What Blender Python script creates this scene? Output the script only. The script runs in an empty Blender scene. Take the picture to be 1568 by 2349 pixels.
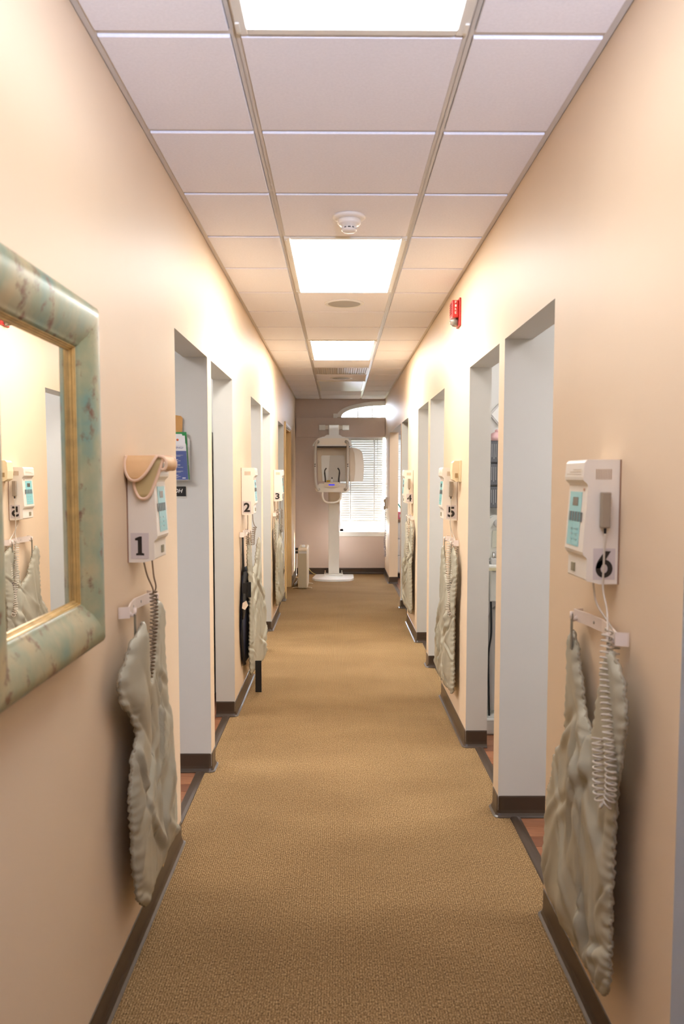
import bpy, math, random
from mathutils import Vector, Matrix
random.seed(7)

# ------------------------------------------------------------------ measured layout (metres)
CAMH = 1.5316                      # camera height above the carpet
XL, XR = -0.653, 0.717             # corridor side walls
YB = 12.608                        # end wall
YN = -1.425                        # wall behind the camera
HC = 2.6815                        # ceiling grid height
DH = 2.114                         # door-opening head height
TW = 0.12                          # wall thickness
MOD = 0.6096                       # ceiling module
Y0 = 2.2326                        # a cross-tee line
XT = -0.2695                       # left main tee
F_PX, YAW, PITCH, ROLL = 1885.88, 0.00797, -0.07353, -0.00108
SX, SY = 6.19, 52.91

# ------------------------------------------------------------------ camera
scene = bpy.context.scene
cam_d = bpy.data.cameras.new('camera')
cam = bpy.data.objects.new('camera', cam_d)
scene.collection.objects.link(cam)
cam_d.sensor_fit = 'HORIZONTAL'
cam_d.sensor_width = 24.0
cam_d.lens = F_PX / 1568 * 24.0
cam_d.shift_x = -SX / 1568
cam_d.shift_y = SY / 1568
cam_d.clip_start = 0.05
cam.matrix_world = (Matrix.Translation((0, 0, CAMH)) @ Matrix.Rotation(-YAW, 4, 'Z')
                    @ Matrix.Rotation(math.pi / 2 + PITCH, 4, 'X') @ Matrix.Rotation(-ROLL, 4, 'Z'))
cam_d.dof.use_dof = True
cam_d.dof.focus_distance = 7.5
cam_d.dof.aperture_fstop = 5.0
scene.camera = cam

# ------------------------------------------------------------------ sky, sun, exposure
world = bpy.data.worlds.new('sky')
scene.world = world
world.use_nodes = True
bg = world.node_tree.nodes['Background']
bg.inputs[0].default_value = (0.78, 0.86, 1.0, 1)
bg.inputs[1].default_value = 36.0
sun_d = bpy.data.lights.new('sun', 'SUN')
sun_d.energy = 65.0
sun_d.angle = math.radians(0.6)
sun_d.color = (1.0, 0.95, 0.88)
sun = bpy.data.objects.new('sun', sun_d)
sun.rotation_euler = Vector((-1, -0.40, -0.70)).to_track_quat('-Z', 'Y').to_euler()
sun.location = (6, 16, 6)
scene.collection.objects.link(sun)
LAMP = 19.5                          # luminance of a lit ceiling panel
scene.view_settings.view_transform = 'Standard'
scene.view_settings.look = 'None'
scene.view_settings.gamma = 1.0
scene.view_settings.use_curve_mapping = False
scene.view_settings.exposure = 0.12
scene.cycles.max_bounces = 6
scene.cycles.diffuse_bounces = 4
scene.cycles.glossy_bounces = 3
scene.cycles.transmission_bounces = 4
scene.cycles.transparent_max_bounces = 10
scene.cycles.caustics_reflective = False
scene.cycles.caustics_refractive = False
scene.cycles.use_adaptive_sampling = True
scene.cycles.adaptive_threshold = 0.05
scene.cycles.use_denoising = True

# ------------------------------------------------------------------ helpers
def S(r, g, b):
    f = lambda c: (c / 255 / 12.92) if c <= 10.3 else ((c / 255 + 0.055) / 1.055) ** 2.4
    return (f(r), f(g), f(b))

MATS = {}
def mat(name, rgb, rough=0.5, metal=0.0, var=0.0, vscale=8.0, bump=0.0, bscale=60.0, spec=0.5,
        stretch=None, coat=0.0, trans=0.0, emit=None, estr=0.0, subsurf=0.0):
    if name in MATS: return MATS[name]
    m = bpy.data.materials.new(name); m.use_nodes = True
    nt = m.node_tree; b = nt.nodes['Principled BSDF']
    b.inputs['Base Color'].default_value = (*rgb, 1)
    b.inputs['Roughness'].default_value = rough
    b.inputs['Metallic'].default_value = metal
    b.inputs['Specular IOR Level'].default_value = spec
    b.inputs['Coat Weight'].default_value = coat
    b.inputs['Transmission Weight'].default_value = trans
    if emit:
        b.inputs['Emission Color'].default_value = (*emit, 1); b.inputs['Emission Strength'].default_value = estr
    tc = None
    def coords():
        nonlocal tc
        if tc is None:
            t = nt.nodes.new('ShaderNodeTexCoord'); mp = nt.nodes.new('ShaderNodeMapping')
            nt.links.new(t.outputs['Object'], mp.inputs[0])
            if stretch: mp.inputs['Scale'].default_value = stretch
            tc = mp.outputs[0]
        return tc
    if var > 0:
        n = nt.nodes.new('ShaderNodeTexNoise'); n.inputs['Scale'].default_value = vscale; n.inputs['Detail'].default_value = 5
        nt.links.new(coords(), n.inputs['Vector'])
        r = nt.nodes.new('ShaderNodeValToRGB')
        r.color_ramp.elements[0].position = 0.3; r.color_ramp.elements[1].position = 0.7
        r.color_ramp.elements[0].color = (*[c * (1 - var) for c in rgb], 1)
        r.color_ramp.elements[1].color = (*[min(1, c * (1 + var)) for c in rgb], 1)
        nt.links.new(n.outputs['Fac'], r.inputs[0]); nt.links.new(r.outputs[0], b.inputs['Base Color'])
    if bump > 0:
        n = nt.nodes.new('ShaderNodeTexNoise'); n.inputs['Scale'].default_value = bscale; n.inputs['Detail'].default_value = 3
        nt.links.new(coords(), n.inputs['Vector'])
        u = nt.nodes.new('ShaderNodeBump'); u.inputs['Strength'].default_value = bump; u.inputs['Distance'].default_value = 0.002
        nt.links.new(n.outputs['Fac'], u.inputs['Height']); nt.links.new(u.outputs[0], b.inputs['Normal'])
    MATS[name] = m
    return m

class MB:
    """collects shapes in world coordinates, builds ONE mesh object"""
    def __init__(s): s.v = []; s.f = []; s.m = []; s.sm = []
    def add(s, vs, fs, mi=0, smooth=False):
        o = len(s.v); s.v += [tuple(v) for v in vs]
        for k, f in enumerate(fs):
            s.f.append([i + o for i in f]); s.m.append(mi[k] if isinstance(mi, (list, tuple)) else mi); s.sm.append(smooth)
        return s
    def box(s, x0, x1, y0, y1, z0, z1, mi=0):
        if x0 > x1: x0, x1 = x1, x0
        if y0 > y1: y0, y1 = y1, y0
        if z0 > z1: z0, z1 = z1, z0
        v = [(x0,y0,z0),(x1,y0,z0),(x1,y1,z0),(x0,y1,z0),(x0,y0,z1),(x1,y0,z1),(x1,y1,z1),(x0,y1,z1)]
        # faces: bottom, top, -y, +x, +y, -x
        return s.add(v, [(0,3,2,1),(4,5,6,7),(0,1,5,4),(1,2,6,5),(2,3,7,6),(3,0,4,7)], mi)
    def prism(s, poly, fn, a, b, mi=0, smooth=False):
        """poly: list of (p,q); fn(p,q,t)->xyz ; extruded t=a..b"""
        n = len(poly)
        v = [fn(p, q, a) for p, q in poly] + [fn(p, q, b) for p, q in poly]
        f = [(i, (i + 1) % n, n + (i + 1) % n, n + i) for i in range(n)]
        s.add(v, f, mi, smooth); s.add(v, [tuple(range(n))[::-1], tuple(range(n, 2 * n))], mi)
        return s
    def tube(s, pts, r, n=8, mi=0, caps=True, closed=False):
        pts = [Vector(p) for p in pts]; N = len(pts); vs = []; fs = []
        up = None
        for i, p in enumerate(pts):
            if closed: t = pts[(i + 1) % N] - pts[i - 1]
            else: t = pts[min(i + 1, N - 1)] - pts[max(i - 1, 0)]
            if t.length < 1e-9: t = Vector((0, 0, 1))
            t.normalize()
            if up is None:
                up = Vector((0, 0, 1)) if abs(t.z) < 0.9 else Vector((1, 0, 0))
            a = t.cross(up)
            if a.length < 1e-6: a = t.orthogonal()
            a.normalize(); bb = a.cross(t).normalized(); up = bb
            rr = r[i] if isinstance(r, (list, tuple)) else r
            for k in range(n):
                an = 2 * math.pi * k / n
                vs.append(p + a * (math.cos(an) * rr) + bb * (math.sin(an) * rr))
        M = N if closed else N - 1
        for i in range(M):
            j = (i + 1) % N
            for k in range(n):
                k2 = (k + 1) % n
                fs.append((i * n + k, i * n + k2, j * n + k2, j * n + k))
        s.add(vs, fs, mi, True)
        if caps and not closed:
            o = len(s.v) - len(vs)
            s.f.append([o + k for k in range(n)][::-1]); s.m.append(mi); s.sm.append(False)
            s.f.append([o + (N - 1) * n + k for k in range(n)]); s.m.append(mi); s.sm.append(False)
        return s
    def lathe(s, prof, c, axis=(0, 0, 1), n=24, mi=0, smooth=True, sx=1.0, sy=1.0):
        """prof: list of (radius, height along axis)"""
        ax = Vector(axis).normalized(); a = ax.orthogonal().normalized(); b = ax.cross(a)
        c = Vector(c); vs = []; fs = []
        for r, h in prof:
            for k in range(n):
                an = 2 * math.pi * k / n
                vs.append(c + ax * h + a * (r * math.cos(an) * sx) + b * (r * math.sin(an) * sy))
        for i in range(len(prof) - 1):
            for k in range(n):
                k2 = (k + 1) % n
                fs.append((i * n + k, i * n + k2, (i + 1) * n + k2, (i + 1) * n + k))
        fs.append(tuple(range(n))[::-1]); L = (len(prof) - 1) * n; fs.append(tuple(range(L, L + n)))
        return s.add(vs, fs, mi, smooth)
    def build(s, name, mats, parent=None, org=None, bevel=0.0, seg=2, solid=0.0, autosm=True):
        if not isinstance(mats, (list, tuple)): mats = [mats]
        o3 = Vector(org) if org is not None else (root_org(parent) if parent else Vector((0, 0, 0)))
        me = bpy.data.meshes.new(name)
        me.from_pydata([tuple(Vector(v) - o3) for v in s.v], [], s.f)
        for m in mats: me.materials.append(m)
        for p, mi, sm in zip(me.polygons, s.m, s.sm):
            p.material_index = mi; p.use_smooth = sm
        me.update()
        ob = bpy.data.objects.new(name, me); scene.collection.objects.link(ob)
        if parent: ob.parent = parent
        else: ob.location = o3
        if bevel > 0:
            bv = ob.modifiers.new('bevel', 'BEVEL'); bv.width = bevel; bv.segments = seg; bv.limit_method = 'ANGLE'
            bv.angle_limit = math.radians(40)
        if solid:
            so = ob.modifiers.new('solid', 'SOLIDIFY'); so.thickness = solid; so.offset = 0
        return ob

def root_org(o):
    while o.parent: o = o.parent
    return Vector(o.location)

def tag(o, label=None, cat=None, group=None, kind=None):
    if label: o['label'] = label
    if cat: o['category'] = cat
    if group: o['group'] = group
    if kind: o['kind'] = kind
    return o

def empty(name, loc, label, cat, group=None):
    o = bpy.data.objects.new(name, None); o.location = loc; o.empty_display_size = 0.1
    scene.collection.objects.link(o)
    return tag(o, label, cat, group)

def clone(o, parent=None, loc=None):
    c = o.copy(); scene.collection.objects.link(c); c.parent = parent
    if loc is not None: c.location = loc
    for ch in list(o.children): clone(ch, c)
    return c

def glyph(body, size, bold=0.0, shear=0.0, font=None):
    """flat letter shapes -> (verts, faces), centred, height about size"""
    cu = bpy.data.curves.new('glyph', 'FONT'); cu.body = body; cu.size = size; cu.offset = bold; cu.shear = shear
    cu.align_x = 'LEFT'; cu.resolution_u = 6
    ob = bpy.data.objects.new('glyph', cu); scene.collection.objects.link(ob)
    dg = bpy.context.evaluated_depsgraph_get()
    me = bpy.data.meshes.new_from_object(ob.evaluated_get(dg))
    vs = [tuple(v.co) for v in me.vertices]; fs = [tuple(p.vertices) for p in me.polygons]
    bpy.data.objects.remove(ob); bpy.data.meshes.remove(me); bpy.data.curves.remove(cu)
    return vs, fs

def put_text(mb, body, origin, right, up, height, width=None, bold=0.0, shear=0.0, mi=0, lift=0.0005):
    """letters in the plane origin + right*x + up*y; origin = lower left of the ink box"""
    vs, fs = glyph(body, 1.0, bold, shear)
    x0 = min(v[0] for v in vs); x1 = max(v[0] for v in vs); y0 = min(v[1] for v in vs); y1 = max(v[1] for v in vs)
    sy = height / (y1 - y0); sx = (width / (x1 - x0)) if width else sy
    R = Vector(right).normalized(); U = Vector(up).normalized(); N = R.cross(U); o = Vector(origin) + N * lift
    mb.add([o + R * ((v[0] - x0) * sx) + U * ((v[1] - y0) * sy) for v in vs], fs, mi)

def at(px, py, Y):
    """point at depth Y whose picture place was measured at (px, py)"""
    a = (px - 784 - SX) / F_PX; b = (py - 1174.5 - SY) / F_PX
    d = (cam.matrix_world.to_3x3() @ Vector((a, -b, -1)))
    return Vector((0, 0, CAMH)) + d * (Y / d.y)

# ------------------------------------------------------------------ materials
PEACH = mat('wall_paint_peach', S(234, 209, 178), 0.5, var=0.012, vscale=3, bump=0.06, bscale=220, spec=0.35)
GREY = mat('wall_paint_grey', S(212, 209, 202), 0.5, var=0.012, vscale=3, bump=0.05, bscale=220, spec=0.3)
TILE = mat('ceiling_tile_white', S(243, 240, 244), 0.9, var=0.03, vscale=120, bump=0.25, bscale=260, spec=0.1)
GRID = mat('grid_metal_cream', S(214, 206, 196), 0.35, spec=0.5)
TAUPE = mat('end_wall_taupe', S(214, 197, 190), 0.5, var=0.012, vscale=3, bump=0.05, bscale=220, spec=0.3)  # end wall and its board, greyer than the side walls
PLEN = mat('plenum_grey', S(150, 150, 150), 0.9)
VINYL = mat('cove_vinyl_brown', S(70, 56, 44), 0.28, var=0.05, vscale=6, spec=0.5)
WHITEP = mat('painted_white', S(236, 232, 224), 0.4)
PLASTIC = mat('equipment_plastic_white', S(238, 228, 214), 0.32, spec=0.5)
STEELW = mat('enamel_white', S(240, 237, 230), 0.25, spec=0.5)

def carpet_mat():
    m = bpy.data.materials.new('carpet_ribbed_tan'); m.use_nodes = True; nt = m.node_tree; b = nt.nodes['Principled BSDF']
    b.inputs['Roughness'].default_value = 0.95; b.inputs['Specular IOR Level'].default_value = 0.1
    N = nt.nodes.new; L = nt.links.new
    tc = N('ShaderNodeTexCoord')
    m1 = N('ShaderNodeMapping'); m1.inputs['Scale'].default_value = (260, 120, 1); L(tc.outputs['Object'], m1.inputs[0])
    n1 = N('ShaderNodeTexNoise'); n1.inputs['Scale'].default_value = 1.0; n1.inputs['Detail'].default_value = 2; L(m1.outputs[0], n1.inputs['Vector'])
    r1 = N('ShaderNodeValToRGB'); e = r1.color_ramp.elements
    e[0].position = 0.28; e[0].color = (*S(84, 64, 40), 1); e[1].position = 0.72; e[1].color = (*S(208, 174, 128), 1)
    k = r1.color_ramp.elements.new(0.5); k.color = (*S(154, 122, 82), 1)
    L(n1.outputs['Fac'], r1.inputs[0])
    wv = N('ShaderNodeTexWave'); wv.wave_type = 'BANDS'; wv.bands_direction = 'X'; wv.inputs['Scale'].default_value = 38.0
    wv.inputs['Distortion'].default_value = 0.6; wv.inputs['Detail'].default_value = 1; L(tc.outputs['Object'], wv.inputs['Vector'])
    mx = N('ShaderNodeMix'); mx.data_type = 'RGBA'; mx.blend_type = 'MULTIPLY'; mx.inputs[0].default_value = 0.30
    L(r1.outputs[0], mx.inputs[6]); L(wv.outputs['Color'], mx.inputs[7])
    m2 = N('ShaderNodeMapping'); m2.inputs['Scale'].default_value = (0.9, 1.7, 1); L(tc.outputs['Object'], m2.inputs[0])
    n2 = N('ShaderNodeTexNoise'); n2.inputs['Scale'].default_value = 1.3; n2.inputs['Detail'].default_value = 3; L(m2.outputs[0], n2.inputs['Vector'])
    r2 = N('ShaderNodeValToRGB'); r2.color_ramp.elements[0].position = 0.35; r2.color_ramp.elements[1].position = 0.68
    r2.color_ramp.elements[0].color = (0.84, 0.82, 0.80, 1); r2.color_ramp.elements[1].color = (1.05, 1.05, 1.05, 1)
    L(n2.outputs['Fac'], r2.inputs[0])
    mx2 = N('ShaderNodeMix'); mx2.data_type = 'RGBA'; mx2.blend_type = 'MULTIPLY'; mx2.inputs[0].default_value = 1.0
    L(mx.outputs[2], mx2.inputs[6]); L(r2.outputs[0], mx2.inputs[7]); L(mx2.outputs[2], b.inputs['Base Color'])
    bp = N('ShaderNodeBump'); bp.inputs['Strength'].default_value = 0.5; bp.inputs['Distance'].default_value = 0.003
    ad = N('ShaderNodeMath'); ad.operation = 'ADD'; L(n1.outputs['Fac'], ad.inputs[0]); L(wv.outputs['Fac'], ad.inputs[1])
    L(ad.outputs[0], bp.inputs['Height']); L(bp.outputs[0], b.inputs['Normal'])
    return m
CARPET = carpet_mat()

# ------------------------------------------------------------------ the corridor shell
L_OPEN = [(3.332, 4.152), (4.276, 5.127), (6.203, 6.993), (7.150, 7.972), (8.997, 9.881), (10.10, 11.16)]
R_OPEN = [(0.86, 1.689), (2.765, 3.585), (3.704, 4.529), (5.604, 6.445), (6.590, 7.420), (8.479, 9.336), (9.455, 11.485)]

def side_wall(name, x, sgn, openings):
    """x = corridor face, sgn=+1: body lies at +x. corridor faces peach, the rest grey"""
    mb = MB(); xo = x + sgn * TW
    def wbox(y0, y1, z0, z1, jamb=1):
        # order: bottom, top, -y, +x, +y, -x
        mi = [1, 1, jamb, 1 if sgn > 0 else 0, 1, 0 if sgn > 0 else 1]
        mb.box(x, xo, y0, y1, z0, z1, mi)
    y = YN
    for a, b in openings:
        wbox(y, a, 0, DH)
        y = b
    # far piece(s): last opening's far jamb on the right is painted like the corridor
    wbox(y, YB, 0, DH, 0 if sgn > 0 else 1)
    wbox(YN, YB, DH, HC + 0.05)
    return tag(mb.build(name, [PEACH, GREY]), kind='structure')
side_wall('wall_left', XL, -1, L_OPEN)
side_wall('wall_right', XR, 1, R_OPEN)

# wall behind the camera
tag(MB().box(XL - 3.2, XR + 3.2, YN - 0.12, YN, 0, HC + 0.05).build('wall_rear', PEACH), kind='structure')
# outer room walls and partitions between the treatment rooms
XO_L, XO_R = XL - TW - 2.9, XR + TW + 2.9
tag(MB().box(XO_L - 0.12, XO_L, YN, YB + 0.15, 0, HC + 0.05).build('wall_outer_left', GREY), kind='structure')
tag(MB().box(XO_R, XO_R + 0.12, YN, YB + 0.15, 0, HC + 0.05).build('wall_outer_right', GREY), kind='structure')
def partition(name, x0, x1, y0, y1):
    return tag(MB().box(x0, x1, y0, y1, 0, HC).build(name, GREY), kind='structure')
for y0, y1 in ((1.4, 1.52), (4.152, 4.276), (5.70, 5.82), (6.993, 7.150), (8.40, 8.52), (9.90, 10.02)):
    partition('wall_partition_left', XO_L, XL - TW, y0, y1)
for y0, y1 in ((1.72, 1.84), (3.585, 3.704), (5.08, 5.20), (6.445, 6.590), (7.95, 8.07), (9.336, 9.455)):
    partition('wall_partition_right', XR + TW, XO_R, y0, y1)

# end wall with a tall window under an arch; the corridor's right wall butts against the glazing
WX0, WX1, WZ0, WZ1 = 0.03, 1.45, 0.64, 2.14
ACX, ARX, ARZ0 = 0.74, 0.71, 2.40          # arch centre, half width, springing height
def arch_z(x, rx=ARX, rise=0.19):
    t = max(-1, min(1, (x - ACX) / rx)); return ARZ0 + rise * math.sqrt(max(0, 1 - t * t)) ** 0.9
mb = MB(); ya, yb = YB, YB + 0.15
mb.box(XO_L, WX0, ya, yb, 0, HC + 0.05); mb.box(WX1, XO_R, ya, yb, 0, HC + 0.05)
mb.box(WX0, WX1, ya, yb, 0, WZ0); mb.box(WX0, WX1, ya, yb, WZ1, ARZ0)
n = 28
for i in range(n):
    xa = WX0 + (WX1 - WX0) * i / n; xb = WX0 + (WX1 - WX0) * (i + 1) / n
    za, zb = arch_z(xa), arch_z(xb)
    v = [(xa, ya, za), (xb, ya, zb), (xb, ya, HC + 0.05), (xa, ya, HC + 0.05), (xa, yb, za), (xb, yb, zb), (xb, yb, HC + 0.05), (xa, yb, HC + 0.05)]
    mb.add(v, [(0, 1, 2, 3), (7, 6, 5, 4), (0, 4, 5, 1), (3, 2, 6, 7)])
tag(mb.build('wall_back', TAUPE), kind='structure')

# floors
STRIP_L, STRIP_R = XL - 0.055, XR + 0.075
fl = tag(MB().box(STRIP_L, STRIP_R, YN, YB, -0.05, 0.0).build('floor', CARPET), kind='structure')
SUBF = mat('subfloor', S(90, 70, 55), 0.8)
WOOD = []
for i, c in enumerate(((142, 92, 62), (128, 80, 54), (152, 102, 72), (118, 74, 50))):
    WOOD.append(mat('wood_plank_%d' % i, S(*c), 0.38, var=0.22, vscale=5, stretch=(2.0, 30, 30), spec=0.45))
wf_l = tag(MB().box(XO_L, STRIP_L, YN, YB, -0.06, -0.012).build('floor_wood_left', SUBF), kind='structure')
wf_r = tag(MB().box(STRIP_R, XO_R, YN, YB, -0.06, -0.012).build('floor_wood_right', SUBF), kind='structure')
def planks(parent, x0, sgn, ya, yb, w=0.098, length=1.3):
    meshes = []
    for m in WOOD:
        t = MB(); xa, xb = (0, length - 0.002) if sgn > 0 else (-length + 0.002, 0)
        t.box(xa, xb, 0, w - 0.0015, -0.012, -0.001)
        ob = t.build('plank', m, bevel=0.0); meshes.append(ob.data); bpy.data.objects.remove(ob)
    y = ya; k = 0
    while y < yb:
        o = bpy.data.objects.new('plank', meshes[(k * 7 + k // 3) % 4]); scene.collection.objects.link(o)
        o.parent = parent; o.location = (x0, y, 0); y += w; k += 1
planks(wf_l, STRIP_L, -1, 3.20, 5.70)
planks(wf_r, STRIP_R, 1, 2.60, 5.08)
planks(wf_r, STRIP_R, 1, 9.50, 12.55)
# vinyl strips where carpet meets the wood
for nm, xs, ops, sg in (('trim_left', STRIP_L, L_OPEN[:5], -1), ('trim_right', STRIP_R, R_OPEN, 1)):
    for a, b in ops:
        prof = [(-0.024, 0.0), (-0.020, 0.005), (-0.006, 0.007), (0.008, 0.007), (0.022, 0.004), (0.024, 0.0)]
        tag(MB().prism(prof, lambda p, q, t: (xs + p, t, q), a + 0.001, b - 0.001, smooth=False).build(nm, VINYL, org=(xs, (a + b) / 2, 0)), kind='structure')

# cove base
COVE = [(0.0, 0.096), (0.003, 0.094), (0.004, 0.088), (0.004, 0.032), (0.006, 0.018), (0.011, 0.008), (0.020, 0.003), (0.020, 0.0005), (0.0, 0.0005)]
def cove(name, path):
    """path: plan polyline, wall on the LEFT of travel; profile swells to the right"""
    P = [Vector((p[0], p[1])) for p in path]; mb = MB(); vs = []; K = len(COVE)
    for i, p in enumerate(P):
        ds = []
        if i > 0: ds.append((P[i] - P[i - 1]).normalized())
        if i < len(P) - 1: ds.append((P[i + 1] - P[i]).normalized())
        ns = [Vector((d.y, -d.x)) for d in ds]
        if len(ns) == 2:
            m = (ns[0] + ns[1]); m = m / max(0.3, m.dot(ns[0]))
        else: m = ns[0]
        for o, z in COVE: vs.append((p.x + m.x * o, p.y + m.y * o, z))
    fs = []
    for i in range(len(P) - 1):
        for k in range(K):
            k2 = (k + 1) % K
            fs.append((i * K + k, i * K + k2, (i + 1) * K + k2, (i + 1) * K + k))
    mb.add(vs, fs, 0, False); mb.add(vs, [tuple(range(K)), tuple(range((len(P) - 1) * K, len(P) * K))[::-1]])
    c = sum(P, Vector((0, 0))) / len(P)
    return tag(mb.build(name, VINYL, org=(c.x, c.y, 0)), kind='structure')
def corner(p, a, b, r=0.012, n=3):
    """rounded corner points at p coming from a going to b"""
    p, a, b = Vector(p), Vector(a), Vector(b); u = (a - p).normalized() * r; w = (b - p).normalized() * r
    out = []
    for i in range(n + 1):
        t = i / n; out.append(tuple(p + u * (1 - t) ** 2 + w * t ** 2))
    return out
def cove_runs(name, x, sgn, openings, yend):
    y = YN; xin = x + sgn * (TW + 0.0)
    segs = []
    for a, b in openings: segs.append((y, a)); y = b
    segs.append((y, yend))
    for i, (a, b) in enumerate(segs):
        pts = []; xin = x + sgn * (TW + (0.9 if 0 < i < len(segs) - 1 and b - a < 0.17 else 0.0))
        if i > 0:   # near jamb: starts inside
            pts = [(xin, a)] + corner((x, a), (xin, a), (x, b))
        else: pts = [(x, a)]
        if i < len(segs) - 1:
            pts += corner((x, b), (x, a), (xin, b)) + [(xin, b)]
        else: pts += [(x, b)]
        # travel +y with wall on left for the left wall (normal points +x): right normal of +y is +x
        if sgn > 0: pts = pts[::-1]
        cove(name, pts)
cove_runs('baseboard_left', XL, -1, L_OPEN[:5] + [(10.04, 11.22)], YB)
cove_runs('baseboard_right', XR, 1, R_OPEN, YB)
cove('baseboard_back', [(XL, YB), (XR, YB)])

# ------------------------------------------------------------------ suspended ceiling
ce = tag(MB().box(XO_L, XO_R, YN, YB, HC + 0.05, HC + 0.12).build('ceiling', PLEN), kind='structure')
for nm, xa, xb in (('ceiling_left_rooms', XO_L, XL - TW), ('ceiling_right_rooms', XR + TW, XO_R)):
    tag(MB().box(xa, xb, YN, YB, HC, HC + 0.03).build(nm, TILE), kind='structure')
def part_copy(mesh, name, parent, loc):
    o = bpy.data.objects.new(name, mesh); scene.collection.objects.link(o); o.parent = parent; o.location = loc; return o
def as_mesh(mb, name, m):
    o = mb.build(name, m); me = o.data; bpy.data.objects.remove(o); return me
TB = 0.0125
main = as_mesh(MB().box(-TB, TB, YN, YB, HC, HC + 0.002).box(-0.002, 0.002, YN, YB, HC, HC + 0.03), 'main_tee', GRID)
part_copy(main, 'main_tee', ce, (XT, 0, 0)); part_copy(main, 'main_tee', ce, (XT + MOD, 0, 0))
for x, s in ((XL, 1), (XR, -1)):
    MB().box(x, x + s * 0.022, YN, YB, HC - 0.001, HC + 0.002).box(x, x + s * 0.0015, YN, YB, HC - 0.001, HC + 0.02).build('wall_angle', GRID, ce)
cross = as_mesh(MB().box(XL, XR, -TB, TB, HC + 0.0003, HC + 0.0022), 'cross_tee', GRID)
ROWS = list(range(-9, 18))
for r in ROWS:
    y = Y0 + r * MOD
    if YN < y < YB: part_copy(cross, 'cross_tee', ce, (0, y, 0))
TD = 0.0075      # tile face hangs below the grid
def tile_mesh(w, d):
    g = TB + 0.002; hx, hy = w / 2 - g, d / 2 - g; e = 0.002
    v = [(-hx, -hy, 0.004), (hx, -hy, 0.004), (hx, hy, 0.004), (-hx, hy, 0.004),
         (-hx, -hy, -TD + e), (hx, -hy, -TD + e), (hx, hy, -TD + e), (-hx, hy, -TD + e),
         (-hx + e, -hy + e, -TD), (hx - e, -hy + e, -TD), (hx - e, hy - e, -TD), (-hx + e, hy - e, -TD)]
    f = [(0, 1, 2, 3), (0, 4, 5, 1), (1, 5, 6, 2), (2, 6, 7, 3), (3, 7, 4, 0), (4, 8, 9, 5), (5, 9, 10, 6), (6, 10, 11, 7), (7, 11, 8, 4), (11, 10, 9, 8)]
    return as_mesh(MB().add(v, f), 'ceiling_tile', TILE)
wl = XT - XL; wr = XR - (XT + MOD)
TM = [tile_mesh(wl - 0.008, MOD), tile_mesh(MOD, MOD), tile_mesh(wr - 0.008, MOD)]
TX = [XL + wl / 2 + 0.004, XT + MOD / 2, XR - wr / 2 - 0.004]
LIGHT_ROWS = [(-2, 'dim'), (3, 'on'), (8, 'strong'), (13, 'off')]
taken = {r + k for r, _ in LIGHT_ROWS for k in (0, 1)} | {11}
for r in range(-6, 17):
    for c in range(3):
        if c == 1 and r in taken: continue
        part_copy(TM[c], 'ceiling_tile', ce, (TX[c], Y0 + (r + 0.5) * MOD, HC))

# ------------------------------------------------------------------ ceiling fixtures
LENS_OFF = mat('lens_acrylic', S(225, 226, 230), 0.35, bump=0.3, bscale=180)
def lens_mat(name, strength, col=(1.0, 0.985, 0.93, 1)):
    m = bpy.data.materials.new(name); m.use_nodes = True; nt = m.node_tree
    nt.nodes.remove(nt.nodes['Principled BSDF'])
    e = nt.nodes.new('ShaderNodeEmission'); e.inputs[0].default_value = col; e.inputs[1].default_value = strength
    nt.links.new(e.outputs[0], nt.nodes['Material Output'].inputs[0])
    return m
LENS_ON = lens_mat('lens_lit', LAMP); LENS_STRONG = lens_mat('lens_lit_boosted', LAMP * 1.45); LENS_DIM = lens_mat('lens_lit_dim', LAMP * 0.34, (0.92, 0.95, 1.0, 1))  # strong lens is boosted to brighten the corridor end
FRAMEW = mat('fixture_frame_white', S(228, 222, 210), 0.3)
names = {-2: 'bright fluorescent ceiling panel nearest the viewer at the top edge', 3: 'large lit ceiling panel between smoke detector and round speaker',
         8: 'lit ceiling panel just before the perforated vent', 13: 'unlit ceiling panel nearest the end wall'}
for r, st in LIGHT_ROWS:
    yc = Y0 + (r + 1) * MOD; xc = XT + MOD / 2
    e = empty('ceiling_light', (xc, yc, HC), names[r], 'ceiling light', 'recessed ceiling light panels')
    hx, hy, b = MOD / 2 - 0.006, MOD - 0.006, 0.030
    fr = MB()
    for (x0, x1, y0, y1) in ((-hx, -hx + b, -hy, hy), (hx - b, hx, -hy, hy), (-hx + b, hx - b, -hy, -hy + b), (-hx + b, hx - b, hy - b, hy)):
        fr.box(xc + x0, xc + x1, yc + y0, yc + y1, HC - 0.012, HC + 0.012)
    fr.build('frame', FRAMEW, e, bevel=0.003, seg=1)
    MB().box(xc - hx + b, xc + hx - b, yc - hy + b, yc + hy - b, HC - 0.0135, HC + 0.004).build('lens', {'on': LENS_ON, 'strong': LENS_STRONG, 'dim': LENS_DIM, 'off': LENS_OFF}[st], e)
    for sx in (-1, 1):
        for sy in (-1, 1):
            MB().box(xc + sx * (hx - 0.012), xc + sx * (hx - 0.002), yc + sy * (hy - 0.06), yc + sy * (hy - 0.02), HC - 0.016, HC - 0.0101).build('latch', FRAMEW, e)

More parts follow.
